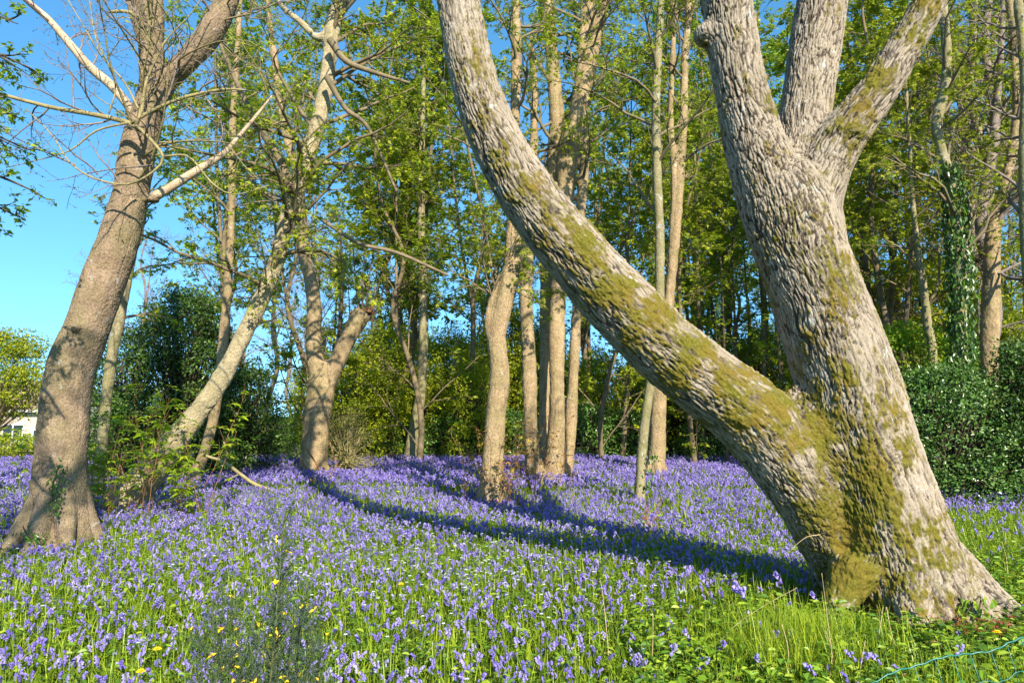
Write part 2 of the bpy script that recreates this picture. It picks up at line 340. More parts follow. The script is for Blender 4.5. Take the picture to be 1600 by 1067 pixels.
    for nm, ids in groups:
        sel = F[np.isin(fl, ids)]
        if not len(sel): continue
        used, inv = np.unique(sel, return_inverse=True)
        parts.append(raw_mesh(nm, V2[used], inv.reshape(-1, 4), np.zeros((0, 3), int), mat, root, True, None,
                 {'bk': ('POINT', bk[used]), 'moss': ('POINT', moss[used]), 'bco': ('POINT', co3[used])}))
    return dense, parts
def pix(D, pts): return [tuple(PR(p[0], p[1], D if len(p) < 4 else p[3], p[2])) for p in pts]
def root_limbs(base, r, n, rng, reach=1.6, z=.28, ang0=0.0):
    out = []
    for k in range(n):
        a = ang0+2*math.pi*k/n+rng.uniform(-.25, .25); d = np.array([math.cos(a), math.sin(a), 0]); e = rng.uniform(.85, 1.15)*reach
        out.append(('root', [(*(base+d*r*.35+[0, 0, z*2.6]), r*.26), (*(base+d*r*.68*e+[0, 0, z*1.0]), r*.25), (*(base+d*r*.98*e+[0, 0, z*.2]), r*.18), (*(base+d*r*1.5*e+[0, 0, -.12]), r*.14)]))
    return out
def crown(root, stems, rng, n1=10, t0=.35, t1=.98, L=(1.2, 2.2), per2=5, per3=5, nleaf=6, size=.09, tmpl=MAPLE, lmat=L_SPRING, bmat=TWIG, flat=.35,
          up=(.6, 1.2), r1=.35, leafdrop=-.28, bias=0.0, wig=.16, trop=(0, 0, .15), leaf=True, side=None, names=('branches', 'leaves'), spread=.5, minr=.004, lvl3L=.5):
    """boughs > branchlets > twigs grown from the given stems, with leaves along the twigs"""
    P1, D1, L1, R1 = [], [], [], []
    for st in stems:
        m = len(st); k = ((np.arange(n1)+.5)/n1+rng.uniform(-.4, .4, n1)/n1)*(t1-t0)+t0; i = np.clip((k*(m-1)).astype(int), 0, m-2)
        tg = norm(st[i+1, :3]-st[i, :3]); q = rng.normal(size=(n1, 3)); q[:, 2] = 0
        if side is not None: q = norm(q)+np.array(side)
        q = norm(q-tg*(q*tg).sum(1, keepdims=True)); a = rng.uniform(*up, n1)[:, None]
        P1.append(st[i, :3]); D1.append(tg*np.cos(a)+q*np.sin(a)); L1.append(rng.uniform(*L, n1)*(1.1-.5*k)); R1.append(np.maximum(st[i, 3]*r1, .010))
    P1 = np.vstack(P1); D1 = np.vstack(D1); L1 = np.concatenate(L1); R1 = np.concatenate(R1)
    R1 = np.minimum(R1, .05); b1, r1_ = grow(P1, D1, L1, R1, 7, wig, rng, trop)
    mb = MB(); tubes(mb, b1, np.maximum(r1_, minr), 6)
    p, d, r, Lp = spawn(b1, r1_, per2, .15, 1, .5, 1.1, rng, flat); b2, r2 = grow(p, d, Lp*spread, np.maximum(r, minr), 5, wig, rng, trop); tubes(mb, b2, np.maximum(r2, minr*.8), 4)
    p, d, r, Lp = spawn(b2, r2, per3, .15, 1, .5, 1.0, rng, flat); b3, r3 = grow(p, d, Lp*lvl3L, np.maximum(r, minr*.7), 4, wig, rng, trop); tubes(mb, b3, np.maximum(r3, minr*.6), 3)
    mb.build(names[0], bmat, root)
    if leaf:
        K = len(b3)*nleaf; idx = np.repeat(np.arange(len(b3)), nleaf); f = np.clip(rng.beta(2.2, 1, K), 0, .999)*4; i = f.astype(int); fr = (f-i)[:, None]
        pos = b3[idx, i]*(1-fr)+b3[idx, i+1]*fr; tw = norm(b3[idx, -1]-b3[idx, 0])
        dd = tw*.5+rng.normal(size=(K, 3))*np.array([1, 1, .25])*.7; dd[:, 2] += leafdrop; nn = np.array([0, -.25, 1.])+rng.normal(size=(K, 3))*.6
        lb = MB(); leaves(lb, pos+rng.normal(size=(K, 3))*size*.25, dd, nn, size*rng.uniform(.55, 1.25, K), tmpl, 0, rng, bias); lb.build(names[1], lmat, root, smooth=False)
    return b1
def twigs_part(root, name, paths, bmat, sides=8):
    mb = MB()
    for p in paths: tube(mb, catmull(p, .08), sides)
    return mb.build(name, bmat, root)
# ------------------------------------------------------------ ground
def gz(x, y):
    x = np.asarray(x, float); y = np.asarray(y, float)
    z = .05*np.sin(x*.55+1)*np.sin(y*.43)+.03*np.sin(x*1.3+y*.9)
    z = z*sstep(3, 8, y) - 1.7*sstep(21.5, 38, y) - 6*sstep(60, 300, y)
    return z
gs = np.concatenate([np.linspace(-900, -60, 22), np.linspace(-55, 55, 221), np.linspace(60, 900, 22)])
gy = np.concatenate([np.linspace(-300, -12, 12), np.linspace(-10, 60, 211), np.linspace(65, 1800, 40)])
X, Y = np.meshgrid(gs, gy); nx = len(gs); Vg = np.stack([X.ravel(), Y.ravel(), gz(X.ravel(), Y.ravel())], 1)
i = np.arange(len(gy)-1)[:, None]*nx+np.arange(nx-1)[None]; Qg = np.stack([i, i+1, i+nx+1, i+nx], -1).reshape(-1, 4)
m, n, b, out = new_mat('woodland_ground'); tc = node(n, 'ShaderNodeTexCoord')
c = ramp(n, [(.3, (.035, .045, .012)), (.5, (.05, .075, .015)), (.7, (.09, .075, .03))], noise(n, tc.outputs['Object'], 3, 6, .7))
far = noise(n, tc.outputs['Object'], .05, 4); cc = mixc(n, ramp(n, [(.45, (0, 0, 0)), (.6, (.6, .6, .6))], far).outputs[0], c.outputs[0], (.07, .12, .02))
n.links.new(cc, b.inputs['Base Color']); b.inputs['Roughness'].default_value = 1; b.inputs['Specular IOR Level'].default_value = .05
bp = node(n, 'ShaderNodeBump'); bp.inputs['Distance'].default_value = .05; n.links.new(noise(n, tc.outputs['Object'], 14, 5, .7), bp.inputs['Height']); n.links.new(bp.outputs[0], b.inputs['Normal'])
tag(raw_mesh('ground', Vg, Qg, np.zeros((0, 3), int), m), None, None, None, 'structure')

# ------------------------------------------------------------ the big twin-stemmed tree on the right
rng = np.random.default_rng(5)
DM = 5.2
big = thing('leaning_tree', 'huge ridged pale trunk with mossy base and a second stem leaning far left', 'tree', (P(1420, 950, DM)[0], DM, 0))
main_ = pix(DM, [(1450, 1010, 135), (1425, 940, 118), (1400, 860, 104), (1368, 760, 96), (1340, 670, 90), (1318, 590, 84), (1288, 500, 78), (1253, 400, 75), (1227, 320, 72), (1213, 270, 56)])
limbA = pix(DM, [(1245, 400, 70), (1210, 310, 62), (1180, 225, 50), (1160, 150, 42), (1148, 90, 41), (1135, 0, 40), (1120, -120, 38), (1100, -300, 33), (1050, -560, 24), (960, -800, 12)])
limbB = pix(DM, [(1262, 390, 62, 5.3), (1255, 290, 54, 5.35), (1256, 200, 45, 5.4), (1268, 110, 44, 5.45), (1284, 0, 42, 5.5), (1305, -140, 38, 5.6), (1310, -400, 30, 5.8), (1340, -700, 18, 5.9)])
limbC = pix(DM, [(1268, 330, 44, 5.25), (1290, 260, 44, 5.2), (1322, 205, 40, 5.15), (1370, 145, 37, 5.1), (1412, 75, 33, 5.1), (1450, 10, 29, 5.05), (1500, -90, 25, 5.0), (1580, -300, 18, 5.0), (1600, -550, 10, 5.1)])
lean = pix(DM, [(1318, 925, 30, 5.4), (1300, 870, 42, 5.32), (1277, 805, 55, 5.25), (1236, 728, 64, 5.2), (1172, 650, 66), (1078, 577, 59), (980, 488, 55), (904, 404, 51), (838, 325, 46), (783, 232, 43), (744, 135, 38), (722, 40, 36.5), (708, -60, 35), (695, -200, 33), (700, -400, 27), (740, -650, 16)])
limbs = [('trunk', main_), ('leaning_stem', lean), ('limb', limbA), ('limb', limbB), ('limb', limbC)]
def rootp(D, pts): return [tuple(PR(a, b_, D2, r)) for a, b_, r, D2 in pts]
limbs += [('root', pix(DM, [(1330, 760, 60), (1296, 700, 66), (1266, 655, 50), (1246, 622, 26), (1238, 604, 12)])),
          ('root', rootp(5, [(1440, 830, 40, 5.2), (1500, 890, 40, 5.15), (1555, 938, 31, 5.05), (1606, 968, 21, 4.95), (1665, 1000, 11, 4.7)])),
          ('root', rootp(5, [(1335, 880, 42, 5.0), (1312, 935, 30, 4.95), (1298, 968, 20, 4.85), (1288, 1000, 12, 4.7)])),
          ('root', rootp(5, [(1420, 900, 50, 4.95), (1425, 960, 34, 4.8), (1440, 1010, 24, 4.6), (1450, 1060, 12, 4.4)])),
          ('root', rootp(5, [(1470, 880, 48, 5.05), (1500, 945, 34, 4.95), (1530, 985, 22, 4.75), (1560, 1020, 12, 4.5)])),
          ('root', rootp(5, [(1300, 860, 40, 5.5), (1290, 900, 30, 5.8), (1280, 920, 16, 6.2)])),
          ('root', rootp(5, [(1460, 880, 50, 5.6), (1500, 900, 36, 5.9), (1540, 920, 16, 6.3)]))]
mb_ = [(742, 90, .12, .6), (752, 180, .16, .7), (785, 240, .18, .75), (845, 310, .22, .8), (905, 375, .26, .85), (965, 440, .3, .9), (1020, 495, .3, .95), (1075, 550, .3, .95), (1140, 605, .3, .95), (1200, 650, .3, .9), (1240, 760, .2, .6), (1360, 650, .25, .6),
       (1215, 615, .12, .9), (1255, 610, .22, 1.1), (1300, 670, .26, 1.1), (1345, 735, .32, 1.1), (1300, 760, .2, .9), (1335, 830, .34, 1.15), (1340, 900, .3, 1.1), (1400, 840, .26, 1.0), (1310, 965, .2, 1), (1400, 930, .3, .98), (1380, 960, .3, .95), (1440, 970, .22, .9), (1370, 780, .25, .9), (1420, 880, .25, .9), (1290, 720, .2, .8),
       (1450, 890, .22, .9), (1480, 960, .18, .85), (1250, 690, .2, .8), (1300, 460, .25, .52), (1260, 350, .2, .5), (1320, 560, .25, .55), (1210, 225, .09, .9), (1325, 190, .2, .85), (1380, 110, .2, .9), (1420, 40, .2, .9), (1450, -10, .2, .8), (1350, 150, .18, .85),
       (1290, 250, .1, .7), (1225, 120, .1, .7), (1120, 640, .15, .6), (1000, 500, .3, .6), (1070, 600, .25, .6), (1180, 700, .2, .55), (1500, 900, .12, .6)]
blobs = [(P(a, b_, DM-.28), r_, s_) for a, b_, r_, s_ in mb_]
lumps = [(P(1106, 55, DM), .13), (P(1325, 210, 5.1), .17), (P(1303, 966, 4.8), .09)]
dense, parts = sculpt(big, limbs, .028, .0068, 'ridged', BARK_ASH, 7, blobs, lumps, 3, .0155, .026)
for o_ in parts:
    if o_.name.startswith('leaning_stem'): o_['label'] = 'thick stem leaning far to the left with moss along its upper side'
tops = [dense[1][-60:], dense[2][-60:], dense[3][-60:], dense[4][-40:]]
crown(big, tops, rng, n1=4, t0=.35, t1=1, L=(1.5, 2.6), per2=4, per3=4, nleaf=2, size=.06, lmat=L_BUD, bmat=TWIG_GREY, tmpl=OVAL)

# ------------------------------------------------------------ big tree on the left
D1 = 7.7
t1 = thing('large_tree', 'big brown trunk standing at the left edge of the bluebells with dappled shadows', 'tree', (P(90, 850, D1)[0], D1, 0))
tr = pix(D1, [(92, 900, 74), (93, 852, 62), (95, 790, 51), (96, 720, 45), (101, 650, 43), (110, 580, 42), (137, 510, 39), (161, 440, 37), (184, 380, 34), (203, 310, 31), (213, 250, 30), (227, 190, 27), (238, 145, 24)])
up = pix(D1, [(232, 180, 24), (238, 130, 22), (236, 60, 21), (235, 0, 20), (232, -90, 18), (225, -250, 14), (230, -500, 7)])
rt = pix(D1, [(240, 165, 20), (262, 125, 20), (290, 97, 19), (322, 60, 20), (350, 10, 19), (372, -50, 16), (410, -180, 12), (440, -400, 6)])
l2 = pix(D1, [(226, 80, 8), (218, 45, 11), (207, 5, 11), (195, -60, 9), (190, -200, 6)])
sb = pix(D1, [(225, 320, 16), (243, 306, 14), (258, 296, 8), (290, 278, 7), (325, 256, 6.5), (360, 230, 4)])
base = np.array([P(92, 850, D1)[0], D1, 0.0])
d1, _ = sculpt(t1, [('trunk', tr), ('limb', up), ('limb', rt), ('limb', l2)]+root_limbs(base, .38, 7, rng, 1.2, .3, .3), .025, .0105, 'smooth', BARK_SYC, 6, [], [(P(118, 512, D1-.27), .06), (P(240, 312, D1), .10), (P(80, 620, D1-.2), .12)], 11, .010, .022)
dw = twigs_part(t1, 'broken_branch', [pix(D1, [(240, 308, 9), (262, 296, 7.5), (290, 278, 7.5), (325, 256, 6.5), (350, 240, 5), (372, 215, 3.5), (400, 182, 2.8), (425, 150, 1)])], DEADWOOD, 10); dw['label'] = 'pale broken branch stripped of bark pointing up right'
dw = twigs_part(t1, 'broken_branch', [pix(D1, [(208, 178, 8), (195, 158, 8), (172, 132, 8), (140, 105, 8), (110, 70, 7), (75, 30, 6), (40, 0, 5), (0, -40, 3)])], DEADWOOD, 10); dw['label'] = 'pale torn branch reaching up left into the sky'
twigs_part(t1, 'branch', [pix(7.3, [(222, 205, 5), (200, 192, 4.5), (150, 180, 4.5), (90, 170, 4), (40, 158, 3.6), (0, 147, 3.4), (-60, 130, 3)]), pix(7.2, [(205, 193, 3), (240, 172, 3.2), (290, 152, 2.8), (350, 140, 2.2), (390, 142, 1.2)]), pix(7.2, [(212, 196, 3), (232, 215, 3), (255, 245, 2.6), (240, 268, 2), (200, 288, 2), (150, 280, 1.8), (110, 255, 1.4), (80, 210, 1.2), (40, 170, 1)]),
           pix(7.2, [(255, 245, 2.4), (290, 243, 2), (310, 260, 1.6), (330, 285, 1.4), (365, 304, 1), (420, 290, .7)]), pix(7.2, [(200, 192, 2.2), (150, 205, 1.8), (110, 235, 1.4), (60, 250, 1), (10, 262, .8)]), pix(7.2, [(212, 196, 3.4), (222, 170, 3), (228, 130, 2.4), (245, 90, 2), (262, 60, 1.5), (300, 20, 1), (330, -30, .8)]),
           pix(7.3, [(168, 20, 1.5), (182, 18, 3), (205, 20, 3), (218, 30, 4)]), pix(7.2, [(222, 182, 2), (195, 130, 1.6), (160, 90, 1.4), (130, 40, 1), (100, -10, .8)]), pix(7.2, [(170, 178, 1.5), (180, 130, 1.3), (150, 60, 1), (140, 0, .8)])], TWIG_OLIVE)
crown(t1, [d1[0][int(len(d1[0])*.75):], d1[1][:50], d1[2][:40]], rng, n1=5, t0=.1, t1=1, L=(1.4, 2.6), per2=5, per3=3, nleaf=1, size=.05, tmpl=OVAL, lmat=L_BUD, bmat=TWIG_OLIVE, flat=.8, r1=.09, side=(1.0, -1.9, .25), names=('twigs', 'buds'), minr=.0045, up=(.9, 1.4))
# bare sprays with buds springing from that knot of branches and from the limbs
sprays = [catmull(p_, .06) for p_ in (pix(7.4, [(215, 200, 6), (150, 178, 5), (70, 165, 4), (0, 150, 3)]), pix(7.4, [(215, 195, 5), (230, 130, 5), (250, 40, 5)]), pix(7.5, [(240, 170, 6), (300, 150, 5), (370, 140, 4)]), pix(7.4, [(212, 200, 5), (240, 250, 5), (200, 288, 3), (110, 255, 3)]), pix(7.7, [(330, 50, 8), (380, -60, 6)]), pix(7.7, [(200, -30, 6), (130, -160, 5)]), pix(7.7, [(160, 120, 5), (60, 15, 4)]))]
crown(t1, sprays, rng, n1=7, t0=.1, t1=1, L=(.7, 1.6), per2=5, per3=3, nleaf=2, size=.028, tmpl=OVAL, lmat=L_BUD, bmat=TWIG_GREY, flat=.8, names=('twigs', 'buds'), minr=.0032, wig=.14, spread=.6)
crown(t1, [d1[1][-80:], d1[2][-60:], d1[3][-40:]], rng, n1=8, t0=.0, t1=1, L=(1.2, 2.2), per2=6, per3=4, nleaf=1, size=.03, tmpl=OVAL, lmat=L_BUD, bmat=TWIG_GREY, flat=.9, names=('twigs', 'buds'), minr=.003)
def ivy(name, label, cat, centre_path, n_, size, rng, mat=L_IVY):
    th = thing(name, label, cat, centre_path[0, :3]); back = True
    k = rng.integers(0, len(centre_path)-1, n_); a = rng.uniform(math.pi, 2*math.pi, n_) if not back else rng.uniform(0, 2*math.pi, n_)
    o_ = np.stack([np.cos(a), np.sin(a), rng.normal(size=n_)*.2], 1); p = centre_path[k, :3]+o_*(centre_path[k, 3]*rng.uniform(.9, 1.35, n_))[:, None]+rng.normal(size=(n_, 3))*.03
    lb = MB(); leaves(lb, p, np.stack([rng.normal(size=n_)*.5, rng.normal(size=n_)*.3, -np.ones(n_)], 1), o_+rng.normal(size=(n_, 3))*.5+[0, 0, .4], size*rng.uniform(.6, 1.3, n_), FOLD, 0, rng)
    lb.build('leaves', mat, th, smooth=False); sb_ = MB(); tube(sb_, np.hstack([centre_path[::3, :3]+[0, -.02, 0], np.full((len(centre_path[::3]), 1), .006)]), 5); sb_.build('stem', TWIG_DARK, th); return th
ip = catmull([tuple(np.append(P(a, b_, D1-.40+e), .03)) for a, b_, e in ((88, 800, -.02), (84, 770, 0), (88, 745, .03), (98, 722, .04))], .02)
ivy('ivy_sprig', 'small ivy sprig climbing the front of the large left trunk near its foot', 'ivy', ip, 230, .036, rng)
ip = catmull([tuple(np.append(P(a, b_, D1-.52), .05)) for a, b_ in ((60, 840), (45, 835), (38, 822))], .02)
ivy('ivy_sprig', 'low ivy patch at the left foot of the large left trunk', 'ivy', ip, 110, .034, rng)

# ------------------------------------------------------------ slanting tree
D2 = 10.2
t2 = thing('slanting_tree', 'tree slanting up to the right from behind the leafy red-stemmed sapling', 'tree', (P(205, 800, D2)[0], D2, 0))
p2 = pix(D2, [(180, 825, 36), (207, 775, 30), (252, 716, 24), (300, 657, 19), (342, 598, 16.5), (373, 540, 15), (402, 480, 13.5), (428, 420, 13), (448, 345, 13), (465, 290, 13.5), (487, 225, 13.5), (505, 160, 12.5), (515, 90, 12), (522, 30, 13), (548, -15, 11), (575, -60, 9), (600, -200, 6)])
p2b = pix(D2, [(520, 40, 8), (498, 60, 7), (470, 35, 5.5), (440, 10, 4.5), (425, -20, 3), (400, -100, 2)])
base = np.array([P(195, 805, D2)[0], D2, 0.0])
d2, _ = sculpt(t2, [('trunk', p2), ('limb', p2b)]+root_limbs(base, .34, 5, rng, 1.3, .2), .03, .0145, 'smooth', BARK_PALE, 4, [], [], 21, .008, .03)
crown(t2, [d2[0][int(len(d2[0])*.27):int(len(d2[0])*.55)]], rng, n1=8, t0=.1, t1=1, L=(.7, 1.5), per2=5, per3=4, nleaf=5, size=.085, flat=.2, r1=.12, side=(.9, -1.6, .6), minr=.003, up=(.9, 1.4))
crown(t2, [d2[0][len(d2[0])//3:]], rng, n1=34, t0=.05, t1=.98, L=(1.3, 2.6), per2=6, per3=5, nleaf=10, size=.085, flat=.18, r1=.3, trop=(0, 0, -.08), up=(.7, 1.3), lmat=L_SPRING, bias=.1, side=(.25, -.3, 0), minr=.003)
twigs_part(t2, 'branch', [pix(10, [(455, 300, 8), (440, 255, 7), (415, 215, 6), (395, 180, 5), (370, 130, 4), (340, 60, 3)]), pix(9.9, [(515, 62, 6), (540, 95, 5), (580, 112, 4), (640, 130, 2)]), pix(9.9, [(510, 120, 5), (540, 170, 4), (575, 200, 3), (620, 300, 2)]), pix(9.9, [(505, 345, 3), (560, 380, 3), (620, 395, 3), (700, 430, 2)])], TWIG, 8)

# ------------------------------------------------------------ forked tree with the snapped stem
D3 = 15.6
t3 = thing('forked_tree', 'forked tree with a snapped right stem ending in a jagged stub', 'tree', (P(488, 745, D3)[0], D3, 0))
p3 = pix(D3, [(489, 765, 27), (489, 735, 24), (492, 690, 22), (497, 640, 22), (502, 600, 22), (500, 565, 17)])
p3a = pix(D3, [(498, 600, 15), (490, 540, 13), (491, 480, 12.5), (485, 435, 11), (474, 390, 10), (470, 330, 9), (466, 280, 8), (452, 230, 7), (436, 160, 6), (428, 80, 5), (415, -20, 4), (400, -150, 2)])
p3b = pix(D3, [(508, 610, 14), (526, 568, 14), (546, 525, 13.5), (560, 500, 14.5), (567, 489, 15.5)])
d3, _ = sculpt(t3, [('trunk', p3), ('limb', p3a), ('snapped_limb', p3b)]+root_limbs(np.array([P(489, 745, D3)[0], D3, 0.0]), .34, 5, rng, 1.25, .2), .035, .020, 'smooth', BARK_WARM, 4, [], [], 31, .010, .035)
sp = MB()
for k in range(44):
    a = rng.uniform(0, 6.28); q = P(565+14*math.cos(a)+rng.uniform(-5, 5), 490+3*math.sin(a), D3+.1*math.sin(a)); tube(sp, np.array([[*q, .035], [*(q+[.03, 0, .05]), .022], [*(q+[.05+.06*rng.normal(), .04*rng.normal(), .06+.10*rng.random()**2+.07*math.cos(a)]), .003]]), 5)
sp.build('splinters', TWIG_RED, t3)
crown(t3, [d3[1][len(d3[1])//3:]], rng, n1=12, t0=.1, t1=1, L=(1.3, 2.3), per2=5, per3=4, nleaf=7, size=.09, lmat=L_SPRING)
pb = [pix(D3, [(a, b_, 1.6), (a+dx*.5, b_-60, 1.1), (a+dx, b_-120+rng.uniform(-20, 30), .6)]) for a, b_, dx in ((572, 485, 12), (560, 490, -10), (566, 488, 3), (578, 500, 30), (580, 510, 40), (548, 540, -4), (535, 560, -8))]
twigs_part(t3, 'shoots', pb+[pix(D3, [(520, 560, 2), (532, 500, 2), (534, 420, 1.6), (530, 340, 1)])], TWIG_DARK, 5)

# ------------------------------------------------------------ central group
def trunk_tree(name, label, cat, D, stems, mat, vox, seed, base_px, root_r, crownargs=None, group=None, nroots=5):
    th = thing(name, label, cat, (P(base_px[0], base_px[1], D)[0], D, float(gz(0, D))), group)
    L_ = [('trunk' if k_ == 0 else 'limb', pix(D, s_)) for k_, s_ in enumerate(stems)]
    bs = np.array([P(base_px[0], base_px[1], D)[0], D, float(gz(0, D))])
    dd, _ = sculpt(th, L_+(root_limbs(bs, root_r, nroots, rng, 1.25, .2) if nroots else []), vox*1.9, vox, 'smooth', mat, 4, [], [], seed, .008, .035)
    if crownargs: crown(th, [dd[0][len(dd[0])//3:]]+[d_[len(d_)//2:] for d_ in dd[1:len(stems)]], rng, **crownargs)
    return th, dd
ca = dict(n1=14, t0=.2, t1=1, L=(1.3, 2.6), per2=6, per3=5, nleaf=7, size=.10, flat=.18, up=(.5, 1.2))
ta, da = trunk_tree('beech_tree', 'stout pale trunk with bronze-leaved suckers at its foot, nearest of the central trunks', 'tree', 11.4,
    [[(768, 800, 24), (768, 770, 20), (771, 710, 17), (775, 650, 16.5), (780, 590, 16.5), (776, 530, 15), (786, 480, 15), (798, 430, 14), (803, 350, 11), (804, 250, 9), (806, 120, 8), (806, 0, 7), (805, -150, 5)],
     [(770, 545, 9), (765, 500, 8), (768, 470, 5), (780, 430, 3)]], BARK_WARM, .016, 41, (768, 785), .26, ca)
tb, db = trunk_tree('beech_tree', 'cluster of straight smooth stems rising from one foot in the middle of the wood', 'tree', 14.6,
    [[(862, 770, 22, 14.5), (864, 740, 17, 14.4), (868, 690, 14, 14.3), (870, 620, 12.5, 14.3), (870, 550, 12.5, 14.4), (872, 470, 12.5), (880, 380, 12), (884, 300, 13), (888, 240, 16), (900, 190, 14), (914, 130, 13), (928, 70, 11), (945, 0, 9), (960, -120, 6)],
     [(840, 765, 15, 14.4), (833, 730, 12.5, 14.2), (829, 660, 11.5, 14.1), (827, 590, 12, 14.1), (823, 500, 11.5, 14.2), (822, 430, 11, 14.3), (826, 350, 9), (835, 200, 7), (830, 50, 5)],
     [(853, 730, 11, 15.2), (852, 650, 10, 15.3), (853, 560, 10.5, 15.4), (855, 460, 11, 15.4), (860, 360, 12, 15.2), (864, 280, 14, 14.9), (870, 210, 13, 14.8), (866, 130, 11, 14.8), (860, 60, 10, 14.8), (857, -20, 8, 14.8), (850, -140, 5, 14.8)],
     [(882, 760, 13, 14.7), (888, 710, 10, 14.9), (893, 640, 9.5, 15), (897, 560, 9, 15), (901, 480, 8.5, 15), (903, 380, 8.5), (910, 300, 8), (914, 220, 7), (918, 120, 6), (925, 0, 5)],
     [(890, 215, 9), (905, 140, 9), (912, 60, 8), (915, -20, 7)]], BARK_WARM, .019, 51, (862, 745), .42, dict(ca, n1=8))
tt, dt_ = trunk_tree('young_tree', 'slender pale trunk with a slight kink standing in front of a thicker brown one', 'tree', 11.4,
    [[(1001, 800, 11), (1000, 770, 9.5), (1003, 710, 9), (1009, 650, 9), (1017, 595, 8.5), (1026, 530, 8.5), (1031, 460, 8), (1031, 380, 8), (1027, 280, 7.5), (1025, 180, 7), (1028, 90, 7), (1033, 0, 6), (1040, -120, 4)]], BARK_OLIVE, .013, 61, (1000, 785), .10, dict(ca, n1=14), nroots=0)
tf, df = trunk_tree('beech_tree', 'thicker brown trunk dappled by leaf shadows behind the slender kinked trunk', 'tree', 15.8,
    [[(1025, 765, 19), (1025, 735, 15), (1027, 690, 13.5), (1029, 630, 12), (1035, 560, 10.5), (1044, 480, 9), (1052, 400, 8), (1062, 290, 7.5), (1068, 180, 7), (1071, 80, 6.5), (1082, -30, 6), (1090, -150, 4)],
     [(1048, 420, 6), (1054, 300, 6), (1048, 180, 5), (1052, 60, 5), (1050, -60, 4)]], BARK_WARM, .02, 71, (1025, 740), .26, ca)
ip = df[0][:0]
ivp = catmull([tuple(np.append(P(a, b_, 11.4), .10)) for a, b_ in ((1004, 760), (1010, 735), (1016, 705))], .02)
ivy('ivy_sprig', 'little clump of ivy beside the foot of the slender kinked trunk', 'ivy', ivp, 110, .06, rng)
tg_, dg_ = trunk_tree('young_tree', 'dark slim trunk curving out of the green shrubs left of centre', 'tree', 20.2,
    [[(640, 735, 11), (643, 700, 10), (650, 655, 9), (658, 610, 8), (661, 540, 7.5), (662, 470, 7), (660, 400, 6.5), (658, 320, 6), (660, 200, 5), (662, 60, 4), (660, -80, 3)]], BARK_OLIVE, .02, 81, (641, 722), .2, dict(ca, n1=14, size=.12), nroots=4)
th_, dh_ = trunk_tree('young_tree', 'thin trunk behind the slanting tree rising straight from the bluebells', 'tree', 13.3,
    [[(298, 775, 13), (305, 745, 11), (318, 710, 9.5), (332, 660, 9), (342, 600, 8), (350, 520, 8), (357, 430, 7), (362, 330, 6.5), (362, 240, 6.5), (366, 150, 5.5), (372, 60, 5), (376, -60, 4)]], BARK_WARM, .015, 91, (300, 763), .14, dict(ca, n1=12, per2=4, nleaf=5), nroots=4)
ti_, di_ = trunk_tree('young_tree', 'slim olive trunk just right of the large left trunk among the red stems', 'tree', 11.0,
    [[(152, 800, 12), (154, 760, 10.5), (160, 690, 10), (166, 620, 10), (176, 550, 10), (188, 490, 9.5), (200, 430, 8), (214, 360, 6), (226, 290, 5), (245, 180, 3)]], BARK_OLIVE, .013, 101, (153, 795), .12, dict(ca, n1=9, L=(.8, 1.5), per2=4, nleaf=4), nroots=0)

# ------------------------------------------------------------ trees on the right behind the big trunk
yb = dict(n1=14, t0=.1, t1=1, L=(1.3, 2.6), per2=6, per3=5, nleaf=8, size=.10, flat=.18, up=(.5, 1.2), lmat=L_YELLOW)
def slim(label, D, pts, ca_, seed, mat=BARK_OLIVE, group=None, name='young_tree', vox=.018):
    th = thing(name, label, 'tree', (P(pts[0][0], pts[0][1], D)[0], D, float(gz(0, D))), group)
    b0 = PR(*pts[0][:2], D, pts[0][2]); full = [(b0[0], D, float(gz(0, D))-.1, b0[3]*1.25)]+pix(D, pts)
    dd, _ = sculpt(th, [('trunk', full)], vox*1.6, vox, 'smooth', mat, 3, [], [], seed, .006, .03)
    if ca_: crown(th, [dd[0][len(dd[0])//3:]], rng, **ca_)
    return th, dd
slim('thin leaning trunk rising from the dark hedge just right of the big trunk', 13.5, [(1458, 560, 8), (1450, 510, 7.5), (1443, 450, 7), (1434, 390, 6), (1425, 300, 5), (1420, 200, 4), (1410, 60, 3)], yb, 111)
tv, dv_ = slim('ivy-clad trunk among the trees at the right edge', 12.5, [(1502, 600, 13), (1502, 540, 12), (1500, 460, 12), (1498, 380, 11), (1490, 300, 10), (1470, 230, 9), (1464, 190, 9), (1478, 130, 9), (1478, 60, 8), (1470, -40, 6)], yb, 121)
ivc = dv_[0][(dv_[0][:, 2] > 1.2) & (dv_[0][:, 2] < 6.2)].copy(); ivc[:, 3] = .17
ivy('ivy_mass', 'thick ivy column wrapped round the trunk right of the big tree', 'ivy', ivc, 2600, .10, rng)
slim('thick bare trunk at the right edge bending up to the right', 13.0, [(1545, 620, 16), (1546, 540, 16), (1549, 450, 15), (1550, 380, 13), (1558, 330, 11), (1575, 270, 10), (1588, 190, 9), (1586, 110, 9), (1582, 30, 8), (1560, -60, 6)], dict(yb, nleaf=2, bmat=TWIG_GREY), 131, BARK_WARM)
slim('crooked trunk with a leftward limb at the upper right', 14.0, [(1550, 560, 10), (1548, 450, 10), (1546, 350, 10), (1540, 270, 10), (1525, 200, 9), (1512, 140, 8), (1518, 80, 7), (1522, 0, 6)], dict(yb, nleaf=2, bmat=TWIG_GREY), 141)
slim('grey trunk cut by the right frame edge', 12.0, [(1618, 640, 13), (1612, 500, 12), (1604, 380, 11), (1600, 250, 10), (1602, 120, 9), (1590, 0, 8)], dict(yb, nleaf=2, bmat=TWIG_GREY), 151)
